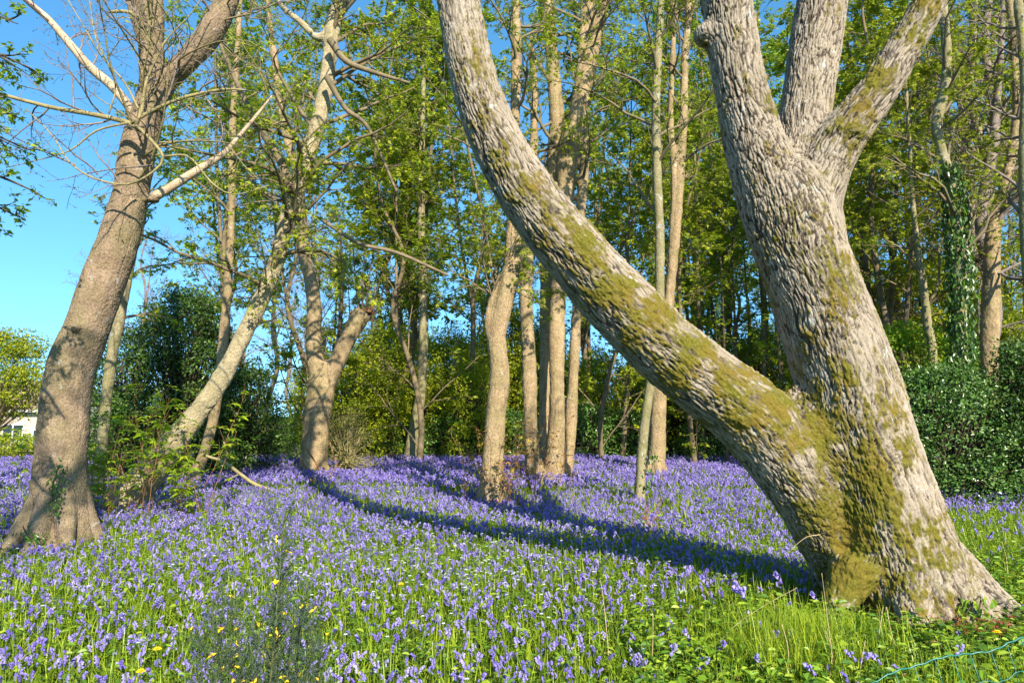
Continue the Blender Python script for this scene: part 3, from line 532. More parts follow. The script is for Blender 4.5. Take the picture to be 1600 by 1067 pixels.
# ------------------------------------------------------------ background wood: a few grown trees, copied whole
def proto_tree(name, label, group, h, r, seed, lmat, nleaf, size, n1=16, bare=False, t0=.25, L=(1.6, 3.2), bmat=FARBARK, per=(5, 4), tmpl=OVAL, loc=(0, 0)):
    g = np.random.default_rng(seed); th = thing(name, label, 'tree', (loc[0], loc[1], 0), group); k = 9
    zz = np.linspace(-.3, h, k); xx = np.cumsum(g.normal(size=k)*.26)*1.0; yy = np.cumsum(g.normal(size=k)*.2); xx -= xx[0]; yy -= yy[0]
    p_ = catmull(np.stack([xx+loc[0], yy+loc[1], zz, r*(1.15-.95*np.linspace(0, 1, k))], 1), .25); mb = MB(); tube(mb, p_, 9)
    st = [p_]
    for q in range(g.integers(1, 3)):
        i0 = int(len(p_)*g.uniform(.2, .4)); b0 = p_[i0]; a = g.uniform(0, 6.28); hh = h-b0[2]
        s_ = catmull(np.array([[b0[0], b0[1], b0[2], b0[3]*.75], [b0[0]+.5*math.cos(a), b0[1]+.5*math.sin(a), b0[2]+hh*.3, b0[3]*.6], [b0[0]+.9*math.cos(a), b0[1]+.9*math.sin(a), b0[2]+hh*.7, b0[3]*.35], [b0[0]+1.2*math.cos(a), b0[1]+1.2*math.sin(a), b0[2]+hh*.95, b0[3]*.1]]), .25); tube(mb, s_, 8); st.append(s_)
    mb.build('trunk', bmat, th)
    crown(th, st, g, n1=n1, t0=t0, t1=1, L=L, per2=per[0], per3=per[1], nleaf=nleaf, size=size, lmat=lmat, tmpl=tmpl, flat=.2, leaf=not bare, minr=.006, bmat=bmat)
    return th
def wx(px, D): return (px-800)/FPX*D*1.0
gA = 'slender leafy trees standing in the wood behind the bluebells'
LAB = 'slender green-leaved tree in the crowd of trees closing off the bluebell wood'
GB = 'thin twiggy trees seen against the sky'
LABB = 'thin bare twiggy tree standing far behind against the sky'
prA = proto_tree('woodland_tree', LAB, gA, 14, .11, 201, L_SPRING, 11, .13, loc=(0, 0), per=(6, 5))
prB = proto_tree('woodland_tree', LAB, gA, 16, .09, 202, L_UNDER, 11, .13, n1=18, per=(6, 5))
prC = proto_tree('woodland_tree', LAB, gA, 12, .075, 203, L_SPRING, 11, .13, n1=18, t0=.06, per=(6, 5))
prY = proto_tree('woodland_tree', 'yellow-green leafed tree behind the hedge on the right', 'yellow-green trees on the right', 13, .10, 204, L_YELLOW, 11, .13, n1=18, t0=.08, per=(6, 5))
prN = proto_tree('bare_tree', LABB, GB, 13, .13, 205, L_BUD, 1, .05, n1=16, t0=.2, bmat=TWIG_GREY, per=(7, 6))
rb = np.random.default_rng(77)
def put(pr, px, D, first, label=None, group=None, sc=1.0):
    x = wx(px, D); s = sc*rb.uniform(.88, 1.15); z = float(gz(x, D)); rz = rb.uniform(0, 6.28); sc3 = (s, s, s*rb.uniform(.9, 1.1))
    if first:
        pr.location = (x, D, z); pr.rotation_euler = (0, 0, rz); pr.scale = sc3
        if label: pr['label'] = label
        return pr
    return copy_thing(pr, (x, D, z), rz, sc3, label, group)
usedp = set()
def scatter(lst):
    for pr, px, D in lst: put(pr, px, D, pr not in usedp); usedp.add(pr)
scatter([(prC, 655, 19), (prC, 968, 20), (prA, 950, 25), (prC, 500, 21), (prY, 1430, 15), (prA, 612, 21), (prC, 560, 23), (prB, 715, 21), (prA, 760, 26), (prB, 620, 30), (prC, 940, 19), (prC, 1085, 18.5), (prB, 1115, 22), (prA, 1142, 26),
         (prC, 1180, 20), (prB, 1205, 24), (prA, 1245, 29), (prA, 1060, 31), (prB, 1155, 34), (prC, 1230, 19), (prB, 650, 37), (prA, 540, 33), (prC, 1300, 24), (prC, 400, 24), (prB, 335, 22), (prA, 1100, 28),
         (prY, 1395, 16), (prY, 1455, 20), (prY, 1520, 17), (prY, 1580, 21), (prY, 1340, 19), (prY, 1660, 16), (prY, 1620, 28),
         (prN, 405, 30), (prN, 440, 38), (prN, 520, 26), (prN, 300, 30), (prN, 235, 34), (prN, 470, 48), (prN, 350, 42), (prN, 1560, 15.5), (prN, 1600, 18), (prN, 1480, 15), (prN, 130, 42), (prN, 590, 42), (prN, 820, 24), (prN, 660, 25)])
# far thin poles low in the wood
pol = MB
prP = thing('thin_pole_tree', 'thin straight pole-like stem in the shade under the far trees', 'tree', (0, 0, 0), 'thin straight stems far back in the wood')
mb = MB(); tube(mb, catmull([(0, 0, -.2, .06), (.05, .03, 2, .055), (-.03, 0, 4.5, .045), (.1, .05, 8, .03)], .4), 7); mb.build('trunk', FARBARK, prP)
firstp = True
for k in range(15):
    px = rb.uniform(905, 1235); D = rb.uniform(18.5, 27); put(prP, px, D, firstp, None, None, rb.uniform(.7, 1.2)); firstp = False

# ------------------------------------------------------------ shrubs, hollies, hedges
def bush_mesh(root, rx, ry, h, nclump, nl, size, mat, g, tmpl=OVAL, cr=.34, low=.05, stems=5, smat=TWIG_DARK, bias=0):
    mb = MB()
    for k in range(stems):
        a = g.uniform(0, 6.28); e = np.array([math.cos(a)*rx*.6, math.sin(a)*ry*.6, h*.8]); tube(mb, catmull([(0.1*math.cos(a), .1*math.sin(a), -.2, .035), (e[0]*.4, e[1]*.4, h*.4, .025), (*e, .008)], .2), 6)
    zt = low+(1-low)*g.uniform(0, 1, nclump)**.85; an = g.uniform(0, 6.283, nclump); rr = np.sqrt(np.maximum(1-((zt-low*.7)/(1.02-low*.7))**2.4, .03))*g.uniform(.25, 1, nclump)**.5
    if low > .2: rr *= np.clip((zt-low)*5+.45, 0, 1)
    ct = np.stack([np.cos(an)*rr*rx, np.sin(an)*rr*ry, zt*h*.95], 1); lump = 1+.22*fbm(ct*.9+root.location[0], 5, 2); ct *= lump[:, None]
    cs = cr*g.uniform(.6, 1.35, nclump)
    st = np.tile(np.array([0, 0, h*.25]), (nclump, 1)); PP = np.stack([st*(1-t)+ct*t+g.normal(size=ct.shape)*.05 for t in (0, .5, 1)], 1); tubes(mb, PP, np.tile([.02, .012, .004], (nclump, 1)), 3)
    idx = np.repeat(np.arange(nclump), nl); u = norm(g.normal(size=(len(idx), 3))); pos = ct[idx]+u*(cs[idx]*g.uniform(.35, 1.05, len(idx)))[:, None]*np.array([1, 1, .62]); pos[:, 2] = np.maximum(pos[:, 2], .03)
    t = np.array(root.location)
    lb = MB(); leaves(lb, pos+t, u*.6+g.normal(size=u.shape)*.6, u+np.array([0, 0, .8])+g.normal(size=u.shape)*.45, size*g.uniform(.6, 1.3, len(idx)), tmpl, 0, g, bias)
    for i_ in range(len(mb.V)): mb.V[i_] = mb.V[i_]+t
    mb.build('stems', smat, root); lb.build('foliage', mat, root, smooth=False)
def bush(name, label, px, D, rx, ry, h, ncl, nl, size, mat, seed, group=None, **kw):
    x = wx(px, D); th = thing(name, label, 'shrub', (x, D, float(gz(x, D))), group); bush_mesh(th, rx, ry, h, ncl, nl, size, mat, np.random.default_rng(seed), **kw); return th
bush('holly_bush', 'tall dark holly rising behind the slanting tree', 285, 15.0, 1.35, 1.2, 4.5, 480, 60, .075, L_HOLLY, 301)
bush('holly_bush', 'lower dark holly to the right of the tall one', 380, 16.2, 1.05, 1.0, 2.9, 200, 55, .075, L_HOLLY, 302)
bush('holly_bush', 'dark holly half hidden behind the large left trunk', 195, 14.0, .9, .9, 3.2, 200, 55, .07, L_HOLLY, 303)
bush('laurel_bush', 'rounded glossy green bush touching the right side of the big trunk', 1475, 11.4, 1.25, 1.0, 2.25, 300, 75, .06, L_HEDGE, 304, tmpl=FOLD)
bush('holly_bush', 'dark glossy bush at the right frame edge', 1615, 11.2, .9, .9, 2.5, 220, 70, .06, L_HOLLY, 305, tmpl=FOLD)
bush('laurel_bush', 'taller dark green bush behind the rounded glossy one', 1440, 14.0, 1.7, 1.0, 3.3, 300, 60, .08, L_UNDER, 306)
bush('laurel_bush', 'broad green bush below the ivy-clad trunk', 1560, 14.2, 1.7, 1.0, 3.1, 300, 60, .08, L_HEDGE, 307)
bush('holly_bush', 'bush seen between the big trunk and its leaning stem', 1330, 17.5, 1.4, 1.0, 2.6, 180, 50, .08, L_UNDER, 308)
bush('brown_shrub', 'brownish budding shrub beside the foot of the forked tree', 545, 16.0, .75, .6, 1.6, 130, 26, .05, L_BUD, 309, stems=7, smat=TWIG_OLIVE)
bush('green_shrub', 'pale green shrub standing low between the dark holly and the forked tree', 425, 20.5, .8, .8, 1.6, 90, 30, .07, L_UNDER, 310)
# understory shrubs: three kinds copied
gU = 'bright green shrubs closing off the far side of the bluebells'; LU = 'bright green leafy shrub along the far side of the bluebells'
gD = 'dark shrubs under the far trees'; LD = 'low dark green shrub in the shade under the far trees'
u1 = thing('green_shrub', LU, 'shrub', (0, 0, 0), gU); bush_mesh(u1, 1.9, 1.3, 5.2, 420, 42, .095, L_SPRING, np.random.default_rng(321), cr=.42)
u2 = thing('green_shrub', LU, 'shrub', (0, 0, 0), gU); bush_mesh(u2, 1.5, 1.2, 3.4, 260, 42, .09, L_SPRING, np.random.default_rng(322), cr=.40)
u3 = thing('dark_shrub', LD, 'shrub', (0, 0, 0), gD); bush_mesh(u3, 1.3, 1.0, 1.7, 150, 42, .08, L_HEDGE, np.random.default_rng(323), cr=.33)
scatter([(u1, 600, 21.5), (u2, 545, 20.8), (u2, 655, 22), (u1, 705, 23.5), (u2, 740, 21), (u1, 790, 24), (u1, 845, 24), (u2, 910, 22.5), (u3, 925, 20.8), (u3, 985, 21.2), (u2, 1050, 22.5), (u3, 1115, 21), (u2, 1180, 22), (u3, 1240, 21.8), (u3, 700, 21.2), (u3, 620, 21.6), (u3, 800, 21.2),
         (u2, 990, 25), (u1, 1060, 26), (u2, 1130, 25), (u1, 1200, 26), (u1, 650, 27), (u1, 580, 27), (u1, 750, 29), (u1, 930, 29), (u2, 1290, 20), (u1, 1010, 31), (u1, 1150, 31), (u2, 500, 24.5), (u1, 1340, 23), (u1, 1400, 20), (u1, 1500, 20), (u1, 1600, 20), (u1, 850, 28), (u3, 565, 21.8)])
# left distance: rounded tree, bank, house
bt = thing('leafy_tree', 'rounded yellow-green tree by the cream house at the left edge', 'tree', (wx(-5, 36), 36, float(gz(0, 36))))
bush_mesh(bt, 2.9, 2.5, 7.7, 240, 55, .17, L_YELLOW, np.random.default_rng(331), cr=.75, low=.42, smat=TWIG, bias=-.1)
hb = thing('hedge_bank', 'low pale green bank of plants in front of the cream house', 'hedge', (wx(10, 27), 27, float(gz(0, 27))))
bush_mesh(hb, 4.2, 1.0, 1.15, 230, 50, .09, L_SPRING, np.random.default_rng(332), cr=.4)
def box(mb, x0, x1, y0, y1, z0, z1, mat=0):
    V = [(x, y, z) for z in (z0, z1) for y in (y0, y1) for x in (x0, x1)]
    mb.add(V, [(0, 2, 3, 1), (4, 5, 7, 6), (0, 1, 5, 4), (2, 6, 7, 3), (0, 4, 6, 2), (1, 3, 7, 5)], None, mat)
def wall_mat(name, col, rough=.9):
    m, n, b, out = new_mat(name); tc = node(n, 'ShaderNodeTexCoord'); c = mixc(n, noise(n, tc.outputs['Object'], 1.5, 6), tuple(x*.85 for x in col), col); n.links.new(c, b.inputs['Base Color']); b.inputs['Roughness'].default_value = rough; return m
RENDER_ = wall_mat('cream_render', (.52, .45, .35)); TILE = wall_mat('brown_roof_tile', (.22, .15, .10)); SLATE = wall_mat('grey_slate', (.30, .32, .36)); FRAME = wall_mat('white_frame', (.8, .8, .78), .5)
gm, n, b, out = new_mat('dark_window_glass'); b.inputs['Base Color'].default_value = (.03, .04, .05, 1); b.inputs['Roughness'].default_value = .08
def house(label, x0, x1, y0, y1, zb, ze, zr, wallm, roofm, wins):
    h = thing('house', label, 'house', ((x0+x1)/2, y0, zb)); mb = MB(); box(mb, x0, x1, y0, y1, zb-1, ze); ym = (y0+y1)/2
    mb.add([(x0, y0, ze), (x0, y1, ze), (x0, ym, zr-.1), (x1, y0, ze), (x1, y1, ze), (x1, ym, zr-.1)], None, [(0, 2, 1), (3, 4, 5)]); mb.build('wall', wallm, h, smooth=False)
    mb = MB(); o = .45
    for sgn, ya in ((-1, y0), (1, y1)):
        k_ = (zr-ze)/(ym-y0); ye = ya+sgn*o; zz = ze-o*k_
        V = [(x0-o, ye, zz), (x1+o, ye, zz), (x1+o, ym, zr), (x0-o, ym, zr)]; V += [(a, b_, c_+.14) for a, b_, c_ in V]; mb.add(V, [(0, 3, 2, 1), (4, 5, 6, 7), (0, 1, 5, 4), (1, 2, 6, 5), (2, 3, 7, 6), (3, 0, 4, 7)])
    mb.build('roof', roofm, h, smooth=False)
    mb = MB(); box(mb, x0-.4, x1+.4, y0-.56, y0-.46, ze-.30, ze-.16); mb.build('gutter', FRAME, h, smooth=False)
    for xa, za, w_, h_ in wins:
        mb = MB(); t = .08
        box(mb, xa, xa+w_, y0-.06, y0-.01, za, za+t); box(mb, xa, xa+w_, y0-.06, y0-.01, za+h_-t, za+h_); box(mb, xa, xa+t, y0-.06, y0-.01, za+t, za+h_-t); box(mb, xa+w_-t, xa+w_, y0-.06, y0-.01, za+t, za+h_-t); box(mb, xa+w_/2-t/2, xa+w_/2+t/2, y0-.06, y0-.01, za+t, za+h_-t)
        wn = mb.build('window', FRAME, h, smooth=False); mb = MB(); box(mb, xa+t, xa+w_-t, y0-.03, y0-.012, za+t, za+h_-t); mb.build('pane', gm, wn, smooth=False)
        mb = MB(); box(mb, xa-.1, xa+w_+.1, y0-.16, y0-.012, za-.1, za-.005); mb.build('sill', FRAME, wn, smooth=False)
    mb = MB(); box(mb, x0+1.2, x0+1.9, ym-.3, ym+.3, zr-.5, zr+.9); mb.build('chimney', TILE, h, smooth=False); return h
house('cream rendered house with a brown roof far off at the left edge', -47, wx(72, 52), 52, 60, float(gz(0, 52)), 1.9, 4.0, RENDER_, TILE, [(-38.5, -.6, 1.6, 1.3), (-41.5, -.6, 1.6, 1.3), (-36.2, -1.7, .9, 2.0)])
house('grey-roofed house glimpsed behind the hedge at the right edge', wx(1540, 30), wx(1800, 30), 30, 37, float(gz(0, 30)), 3.2, 6.3, wall_mat('grey_wall', (.42, .45, .5)), SLATE, [(wx(1562, 30), 1.5, 1.0, 1.1), (wx(1640, 30), 1.5, 1.2, 1.1)])

# ------------------------------------------------------------ saplings near the trunks
def sapling(name, label, specs, g, lmat, smat, size, nl, stems, h, spread, maple=True, droop=-.1, rs=.006, nb=5):
    cx, cy = specs; th = thing(name, label, 'shrub', (cx, cy, float(gz(cx, cy)))); mb = MB(); K = stems
    P0 = np.stack([cx+g.normal(size=K)*spread*.35, cy+g.normal(size=K)*spread*.25, np.full(K, -.05)], 1); D0 = np.stack([g.normal(size=K)*.28, g.normal(size=K)*.2, np.ones(K)], 1)
    b1, r1 = grow(P0, D0, h*g.uniform(.5, 1.05, K), np.full(K, rs), 7, .06, g); tubes(mb, b1, r1, 5)
    p, d, r, Lp = spawn(b1, r1, nb, .3, 1, .4, .9, g, .5); b2, r2 = grow(p, d, Lp*.22, np.maximum(r, .003), 4, .12, g, (0, 0, .3)); tubes(mb, b2, r2, 4); mb.build('stems', smat, th)
    K2 = len(b2)*nl; idx = np.repeat(np.arange(len(b2)), nl); f = np.clip(g.beta(3, 1, K2), 0, .999)*4; i = f.astype(int); pos = b2[idx, i]+(b2[idx, i+1]-b2[idx, i])*(f-i)[:, None]
    dd = g.normal(size=(K2, 3))*np.array([1, 1, .15]); dd[:, 2] += droop
    lb = MB(); leaves(lb, pos+norm(dd)*size*.3, dd, np.array([0, 0, 1.])+g.normal(size=(K2, 3))*.28, size*g.uniform(.5, 1.2, K2), MAPLE if maple else OVAL, 0, g); lb.build('leaves', lmat, th, smooth=False); return th
g = np.random.default_rng(400)
sapling('maple_sapling', 'bushy sapling of red-brown stems with fresh lobed leaves at the foot of the slanting tree', (wx(240, 9.4), 9.4), g, L_MAPLE, TWIG_RED, .19, 4, 24, 1.95, 1.4, nb=6)
sapling('maple_sapling', 'low leafy sapling beside the right foot of the large left trunk', (wx(170, 9.2), 9.2), g, L_MAPLE, TWIG_RED, .15, 3, 12, 1.6, .5, nb=6)
sapling('bronze_sapling', 'copper-leaved suckers at the foot of the nearest central trunk', (wx(790, 10.9), 10.9), g, L_BRONZE, TWIG_RED, .11, 3, 22, 1.4, 1.1, nb=6)
sapling('bronze_sapling', 'copper-leaved seedling just right of the central stem cluster', (wx(860, 13.2), 13.2), g, L_BRONZE, TWIG_RED, .11, 3, 11, 1.7, 1.1, nb=5)
sapling('bronze_sapling', 'small reddish seedling among the bluebells near the leaning stem shadow', (wx(1000, 8.6), 8.6), g, L_BRONZE, TWIG_RED, .05, 3, 8, .55, .4, nb=4)
sapling('green_sapling', 'leafy green shoots climbing in front of the nearest central trunk', (wx(778, 10.8), 10.8), g, L_MAPLE, TWIG_RED, .06, 3, 5, 1.2, .2, nb=5)

# fallen branch
fb = MB()
for p_ in ([(322, 712, 2.5), (350, 722, 3), (375, 740, 3), (400, 757, 3.2), (436, 768, 2.4)], [(352, 722, 2), (353, 700, 1.5), (349, 690, .8)], [(400, 757, 1.6), (420, 770, 1.3), (450, 760, .7)], [(375, 740, 1.6), (350, 752, 1.2), (335, 760, .6)]): tube(fb, catmull(pix(12.5, p_), .05), 6)
tag(fb.build('fallen_branch', TWIG_OLIVE), 'crooked fallen branch lying among the bluebells right of the slanting tree', 'branch')
fb = MB()
for p_ in ([(478, 700, 1.4), (500, 735, 1.6), (520, 790, 1)], [(505, 745, 1.2), (525, 730, 1), (515, 690, .7)], [(470, 715, 1.2), (486, 745, 1.2), (510, 775, .8)]): tube(fb, catmull(pix(14.6, p_), .05), 5)
tag(fb.build('fallen_twig', TWIG_RED), 'thin reddish dead twigs leaning on the foot of the forked tree', 'twig')

# ------------------------------------------------------------ trees just outside the frame: hanging sprays at the left edge, unseen boughs and overhead tree added for shade
et = thing('edge_tree', 'tree outside the left edge with drooping green sprays in view', 'tree', (-7.4, 4.6, 0))
mb = MB(); ep = catmull([(-7.4, 4.6, -.3, .26), (-7.3, 4.7, 2.5, .22), (-7.0, 4.9, 5, .17), (-6.6, 5.2, 8, .08)], .2); tube(mb, ep, 12); mb.build('trunk', TWIG, et)
g = np.random.default_rng(410)
es = [catmull([tuple(np.append(P(-190, a-160, 6.2), .03)), tuple(np.append(P(-110, a-60, 6.1), .02)), tuple(np.append(P(b_-40, a, 6.0), .01)), tuple(np.append(P(b_, a+18, 6.0), .004))], .1) for a, b_ in ((20, 28), (90, 50), (170, 38), (215, 42), (285, 62), (325, 40))]
mb = MB()
for s_ in es: tube(mb, s_, 6)
mb.build('branch', TWIG_DARK, et)
crown(et, es, g, n1=9, t0=.35, t1=1, L=(.25, .5), per2=3, per3=3, nleaf=4, size=.06, tmpl=OVAL, lmat=L_UNDER, bmat=TWIG_DARK, flat=.3, minr=.002, spread=.7)
eb = [catmull([(-7.0, 4.9, z0+.6, .06), (-5.6, 4.7, z0+.5, .045), (-4.5, y1+.3, z0+.1, .03), (-3.75, y1, z0-.3, .012)], .1) for z0, y1 in ((3.0, 4.45), (3.7, 4.7), (4.5, 4.5), (5.3, 4.7))]  # boughs out of view, added to throw shadows on the large left trunk
mb = MB()
for s_ in eb: tube(mb, s_, 7)
mb.build('branch', TWIG_DARK, et)
crown(et, eb, g, n1=12, t0=.45, t1=.95, L=(.35, .75), per2=4, per3=3, nleaf=3, size=.075, tmpl=MAPLE, lmat=L_UNDER, bmat=TWIG_DARK, flat=.3, minr=.004, spread=.6, side=(-.3, -.4, 0))
ot = thing('overhead_shade_tree', 'unseen tree added behind the viewer to shade the left trunk', 'tree', (-1.6, -6, 0))  # out of view, added so its branches dapple the left trunk with shade
g = np.random.default_rng(420); mb = MB()
op = [catmull([(-1.6, -6, -.3, .3), (-1.7, -5.6, 3, .24), (-1.6, -4.6, 6, .17), (-1.3, -3, 8.6, .09), (-1.1, -1.8, 10.4, .04)], .2), catmull([(-1.6, -4.9, 5.2, .12), (-1.2, -3.4, 6.8, .09), (-.7, -2.2, 8.0, .05), (-.4, -1.2, 9.4, .02)], .2), catmull([(-1.65, -4.8, 5.6, .10), (-2.0, -3.0, 6.6, .07), (-2.3, -1.2, 7.4, .04)], .2)]
for s_ in op: tube(mb, s_, 10)
mb.build('trunk', TWIG, ot)
crown(ot, op, g, n1=13, t0=.4, t1=1, L=(1.0, 2.2), per2=5, per3=3, nleaf=3, size=.07, tmpl=OVAL, lmat=L_SPRING, bmat=TWIG, flat=.6, minr=.004)
# ------------------------------------------------------------ bluebells, leaves, grass
BELL = leaf_mat('bluebell_petal', [(.15, .10, .48), (.25, .18, .62), (.38, .30, .76), (.54, .45, .84)], .3, .5, .25, (.30, .22, .80))
STEM = leaf_mat('green_stem', [(.07, .13, .02), (.14, .22, .03)], .1)
BLADE = leaf_mat('grass_blade', [(.07, .14, .008), (.16, .26, .012), (.26, .37, .016), (.40, .47, .03)], .35, .4, .4)
HERB = leaf_mat('ground_herb_leaf', [(.05, .13, .012), (.12, .24, .016), (.22, .36, .02), (.36, .45, .03)], .3, .45, .35)
WHITEP = flat_mat('white_petal', [(.75, .78, .80), (.85, .85, .88)], .5, .3, .3, (.8, .8, .85)); YELP = flat_mat('yellow_petal', [(.80, .50, .01), (.85, .62, .02)], .5, .3, .2, (.9, .6, .02))
def bell_plant(g, nb, sides, rings, hgt=1.0):
    mb = MB(); a = g.uniform(0, 6.28); dx, dy = math.cos(a), math.sin(a); pts = np.array([[0, 0, 0], [.01*dx, .01*dy, .35], [.03*dx, .03*dy, .65], [.07*dx, .07*dy, .86], [.16*dx, .16*dy, .95]])*hgt
    tubes(mb, pts[None], np.full((1, 5), .0022 if rings > 1 else .003), 3, 1)
    for k in range(nb):
        t = 2.5+1.5*k/(nb-1 if nb > 1 else 1); i = min(int(t), 3); p = pts[i]+(pts[i+1]-pts[i])*(t-i); side = a+g.uniform(-1.7, 1.7); o_ = np.array([math.cos(side), math.sin(side), 0]); c = p+o_*.009+[0, 0, .002]
        ax = norm(np.array([math.cos(side)*.55, math.sin(side)*.55, -1.])+g.normal(size=3)*.12); L = .020*g.uniform(.85, 1.1)*(1.15-.35*k/nb); u = norm(np.cross(ax, [1, .3, 0])); v = np.cross(ax, u)
        rs = [(.0, .0030), (.62, .0060), (1.0, .0118)] if rings > 1 else [(0, .005), (1, .0125)]
        an = np.arange(sides)*2*math.pi/sides; V = np.concatenate([c+ax*L*f+r_*(np.cos(an)[:, None]*u+np.sin(an)[:, None]*v) for f, r_ in rs]); Q = []
        for q in range(len(rs)-1):
            for j in range(sides): Q.append((q*sides+j, q*sides+(j+1) % sides, (q+1)*sides+(j+1) % sides, (q+1)*sides+j))
        mb.add(V, Q, None, 0, .25+.5*g.random())
    return np.concatenate(mb.V), np.concatenate(mb.Q), np.concatenate(mb.mq), np.concatenate(mb.rq)
def inst(out, tm, pos, rz, sc, tilt, rnd):
    V, Q, mq, rq = tm; K = len(pos); c, s = np.cos(rz)[:, None], np.sin(rz)[:, None]; x = V[None, :, 0]*c-V[None, :, 1]*s; y = V[None, :, 0]*s+V[None, :, 1]*c; z = np.broadcast_to(V[None, :, 2], x.shape)
    x = x+tilt[:, :1]*z; y = y+tilt[:, 1:]*z; W = np.stack([x, y, z], -1)*sc[:, None, None]+pos[:, None]
    F = Q[None]+np.arange(K)[:, None, None]*len(V)
    for mi in np.unique(mq):
        sel = mq == mi
        out.append((W, F[:, sel], mi, np.clip(rq[None, sel]+rnd[:, None], 0, 1)))
def flush(mb, out):
    done = {}
    for W, F, mi, r in out:
        if id(W) not in done: done[id(W)] = mb.n; mb.V.append(W.reshape(-1, 3)); mb.n += W.shape[0]*W.shape[1]
        mb.Q.append(F.reshape(-1, 4)+done[id(W)]); mb.mq.append(np.full(F.shape[0]*F.shape[1], mi)); mb.rq.append(r.ravel())
def field(n_, y0, y1, g, pw=1.0):
    """points spread evenly over the visible wedge of ground between y0 and y1"""
    y = np.sqrt(g.uniform(y0**2, y1**2, n_)); x = y*g.uniform(-.86, .86, n_); return x, y
def density(x, y):
    u = x/y; p = np.stack([x*.9, y*.9, x*0], 1); nz = fbm(p, 61, 3); nz2 = fbm(p*3.3, 62, 2)
    d = 1.0*sstep(-.42, .10, nz+.22+.03*y)*(.62+.38*sstep(4, 9, y))*(.8+.5*nz2)
    right = sstep(.12, .30, u+.10*nz)*(1-sstep(5.0, 6.2, y+.5*nz)); d *= 1-.93*right
    rr = sstep(.52, .60, u)*(1-sstep(9.2, 10.2, y)); d *= 1-.88*rr
    d *= np.where((y > 20.8), 0, 1); return np.clip(d, 0, 1)
TR = [(P(1420, 950, DM)[0], DM, .62), (P(95, 850, D1)[0], D1, .42), (P(205, 800, D2)[0], D2, .3), (wx(488, 15.6), 15.6, .32), (wx(768, 11.4), 11.4, .25), (wx(862, 14.6), 14.6, .4)]
def clear(x, y):
    k = np.ones(len(x), bool)
    for a, b_, r in TR: k &= (x-a)**2+(y-b_)**2 > r*r
    return k
g = np.random.default_rng(500)
near = [bell_plant(g, 8, 5, 2, 1.0) for _ in range(5)]; far_ = [bell_plant(g, 6, 3, 1, 1.0) for _ in range(5)]
# templates: height 1 means metres, so bells keep their real size by building at .30 m
def bp_(g, nb, sides, rings): return bell_plant(g, nb, sides, rings, .26)
near = [bp_(g, int(g.integers(7, 11)), 5, 2) for _ in range(7)]; far_ = [bp_(g, 6, 3, 1) for _ in range(6)]
out_ = []; mb = MB()
for y0, y1, cnt, tms, s_ in ((2.9, 7.5, 10500, near, .66), (7.5, 12.5, 14500, far_, .82), (12.5, 21, 25000, far_, 1.15)):
    x, y = field(cnt, y0, y1, g); k = (g.random(cnt) < density(x, y)) & clear(x, y); x, y = x[k], y[k]; which = g.integers(0, len(tms), len(x))
    for q in range(len(tms)):
        m_ = which == q; K = m_.sum(); pos = np.stack([x[m_], y[m_], gz(x[m_], y[m_])-.01], 1)
        inst(out_, tms[q], pos, g.uniform(0, 6.28, K), s_*g.uniform(.7, 1.15, K), g.normal(size=(K, 2))*.14, g.normal(size=K)*.22+.1*fbm(pos*1.5, 5, 2))
flush(mb, out_); tag(mb.build('bluebell_carpet', [BELL, STEM]), 'dense carpet of violet bluebells covering the woodland floor', 'bluebells', None, 'stuff')
def blades(mb, x, y, L, wd, g, lean=.5, mat=0, bias=0, seg=3):
    K = len(x); a = g.uniform(0, 6.28, K); d = np.stack([np.cos(a), np.sin(a), np.zeros(K)], 1); sd = np.stack([-np.sin(a), np.cos(a), np.zeros(K)], 1); ln = (g.random(K)*lean)[:, None]; base = np.stack([x, y, gz(x, y)-.01], 1)
    t = np.linspace(0, 1, seg+1); rows = []
    for k_, tt_ in enumerate(t):
        c = base+L[:, None]*(np.array([0, 0, 1.])*(tt_-.45*ln*tt_**2)+d*ln*1.3*tt_**2); w_ = wd*(1-tt_**1.6*.9)*.5; rows += [c-sd*w_, c+sd*w_]
    V = np.stack(rows, 1); F = np.array([(2*k_, 2*k_+1, 2*k_+3, 2*k_+2) for k_ in range(seg)])[None]+np.arange(K)[:, None, None]*(2*(seg+1))
    mb.add(V.reshape(-1, 3), F.reshape(-1, 4), None, mat, np.repeat(np.clip(g.uniform(0, 1, K)+bias, 0, 1), seg))
mb = MB()
for y0, y1, cnt, l0, wd in ((2.9, 7.5, 34000, .19, .0085), (7.5, 13, 34000, .19, .013), (13, 22, 26000, .17, .018)):
    x, y = field(cnt, y0, y1, g); k = clear(x, y) & ~((x/y > .2) & (y < 5.2) & (g.random(cnt) < .65)); x, y = x[k], y[k]; blades(mb, x, y, l0*g.uniform(.5, 1.35, len(x)), wd, g, .9)
# tall lush tuft left of the big trunk's foot and grass right of the tree
for px, D, rx, cnt, l0 in ((1245, 4.3, .22, 2200, .30), (1215, 4.0, .2, 900, .26), (1550, 3.5, .3, 1300, .24), (1560, 6.6, .9, 5000, .16), (1620, 8.5, 1.2, 4500, .17), (1100, 4.6, .3, 900, .2)):
    cx = wx(px, D); x = cx+g.normal(size=cnt)*rx; y = D+g.normal(size=cnt)*rx*.8; k = clear(x, y) & (y > 2.9); x, y = x[k], y[k]; blades(mb, x, y, l0*g.uniform(.5, 1.3, len(x)), .0065, g, .7, bias=.15)
tag(mb.build('grass', BLADE, None), 'bright green grass and strap leaves growing between the bluebells', 'grass', None, 'stuff')
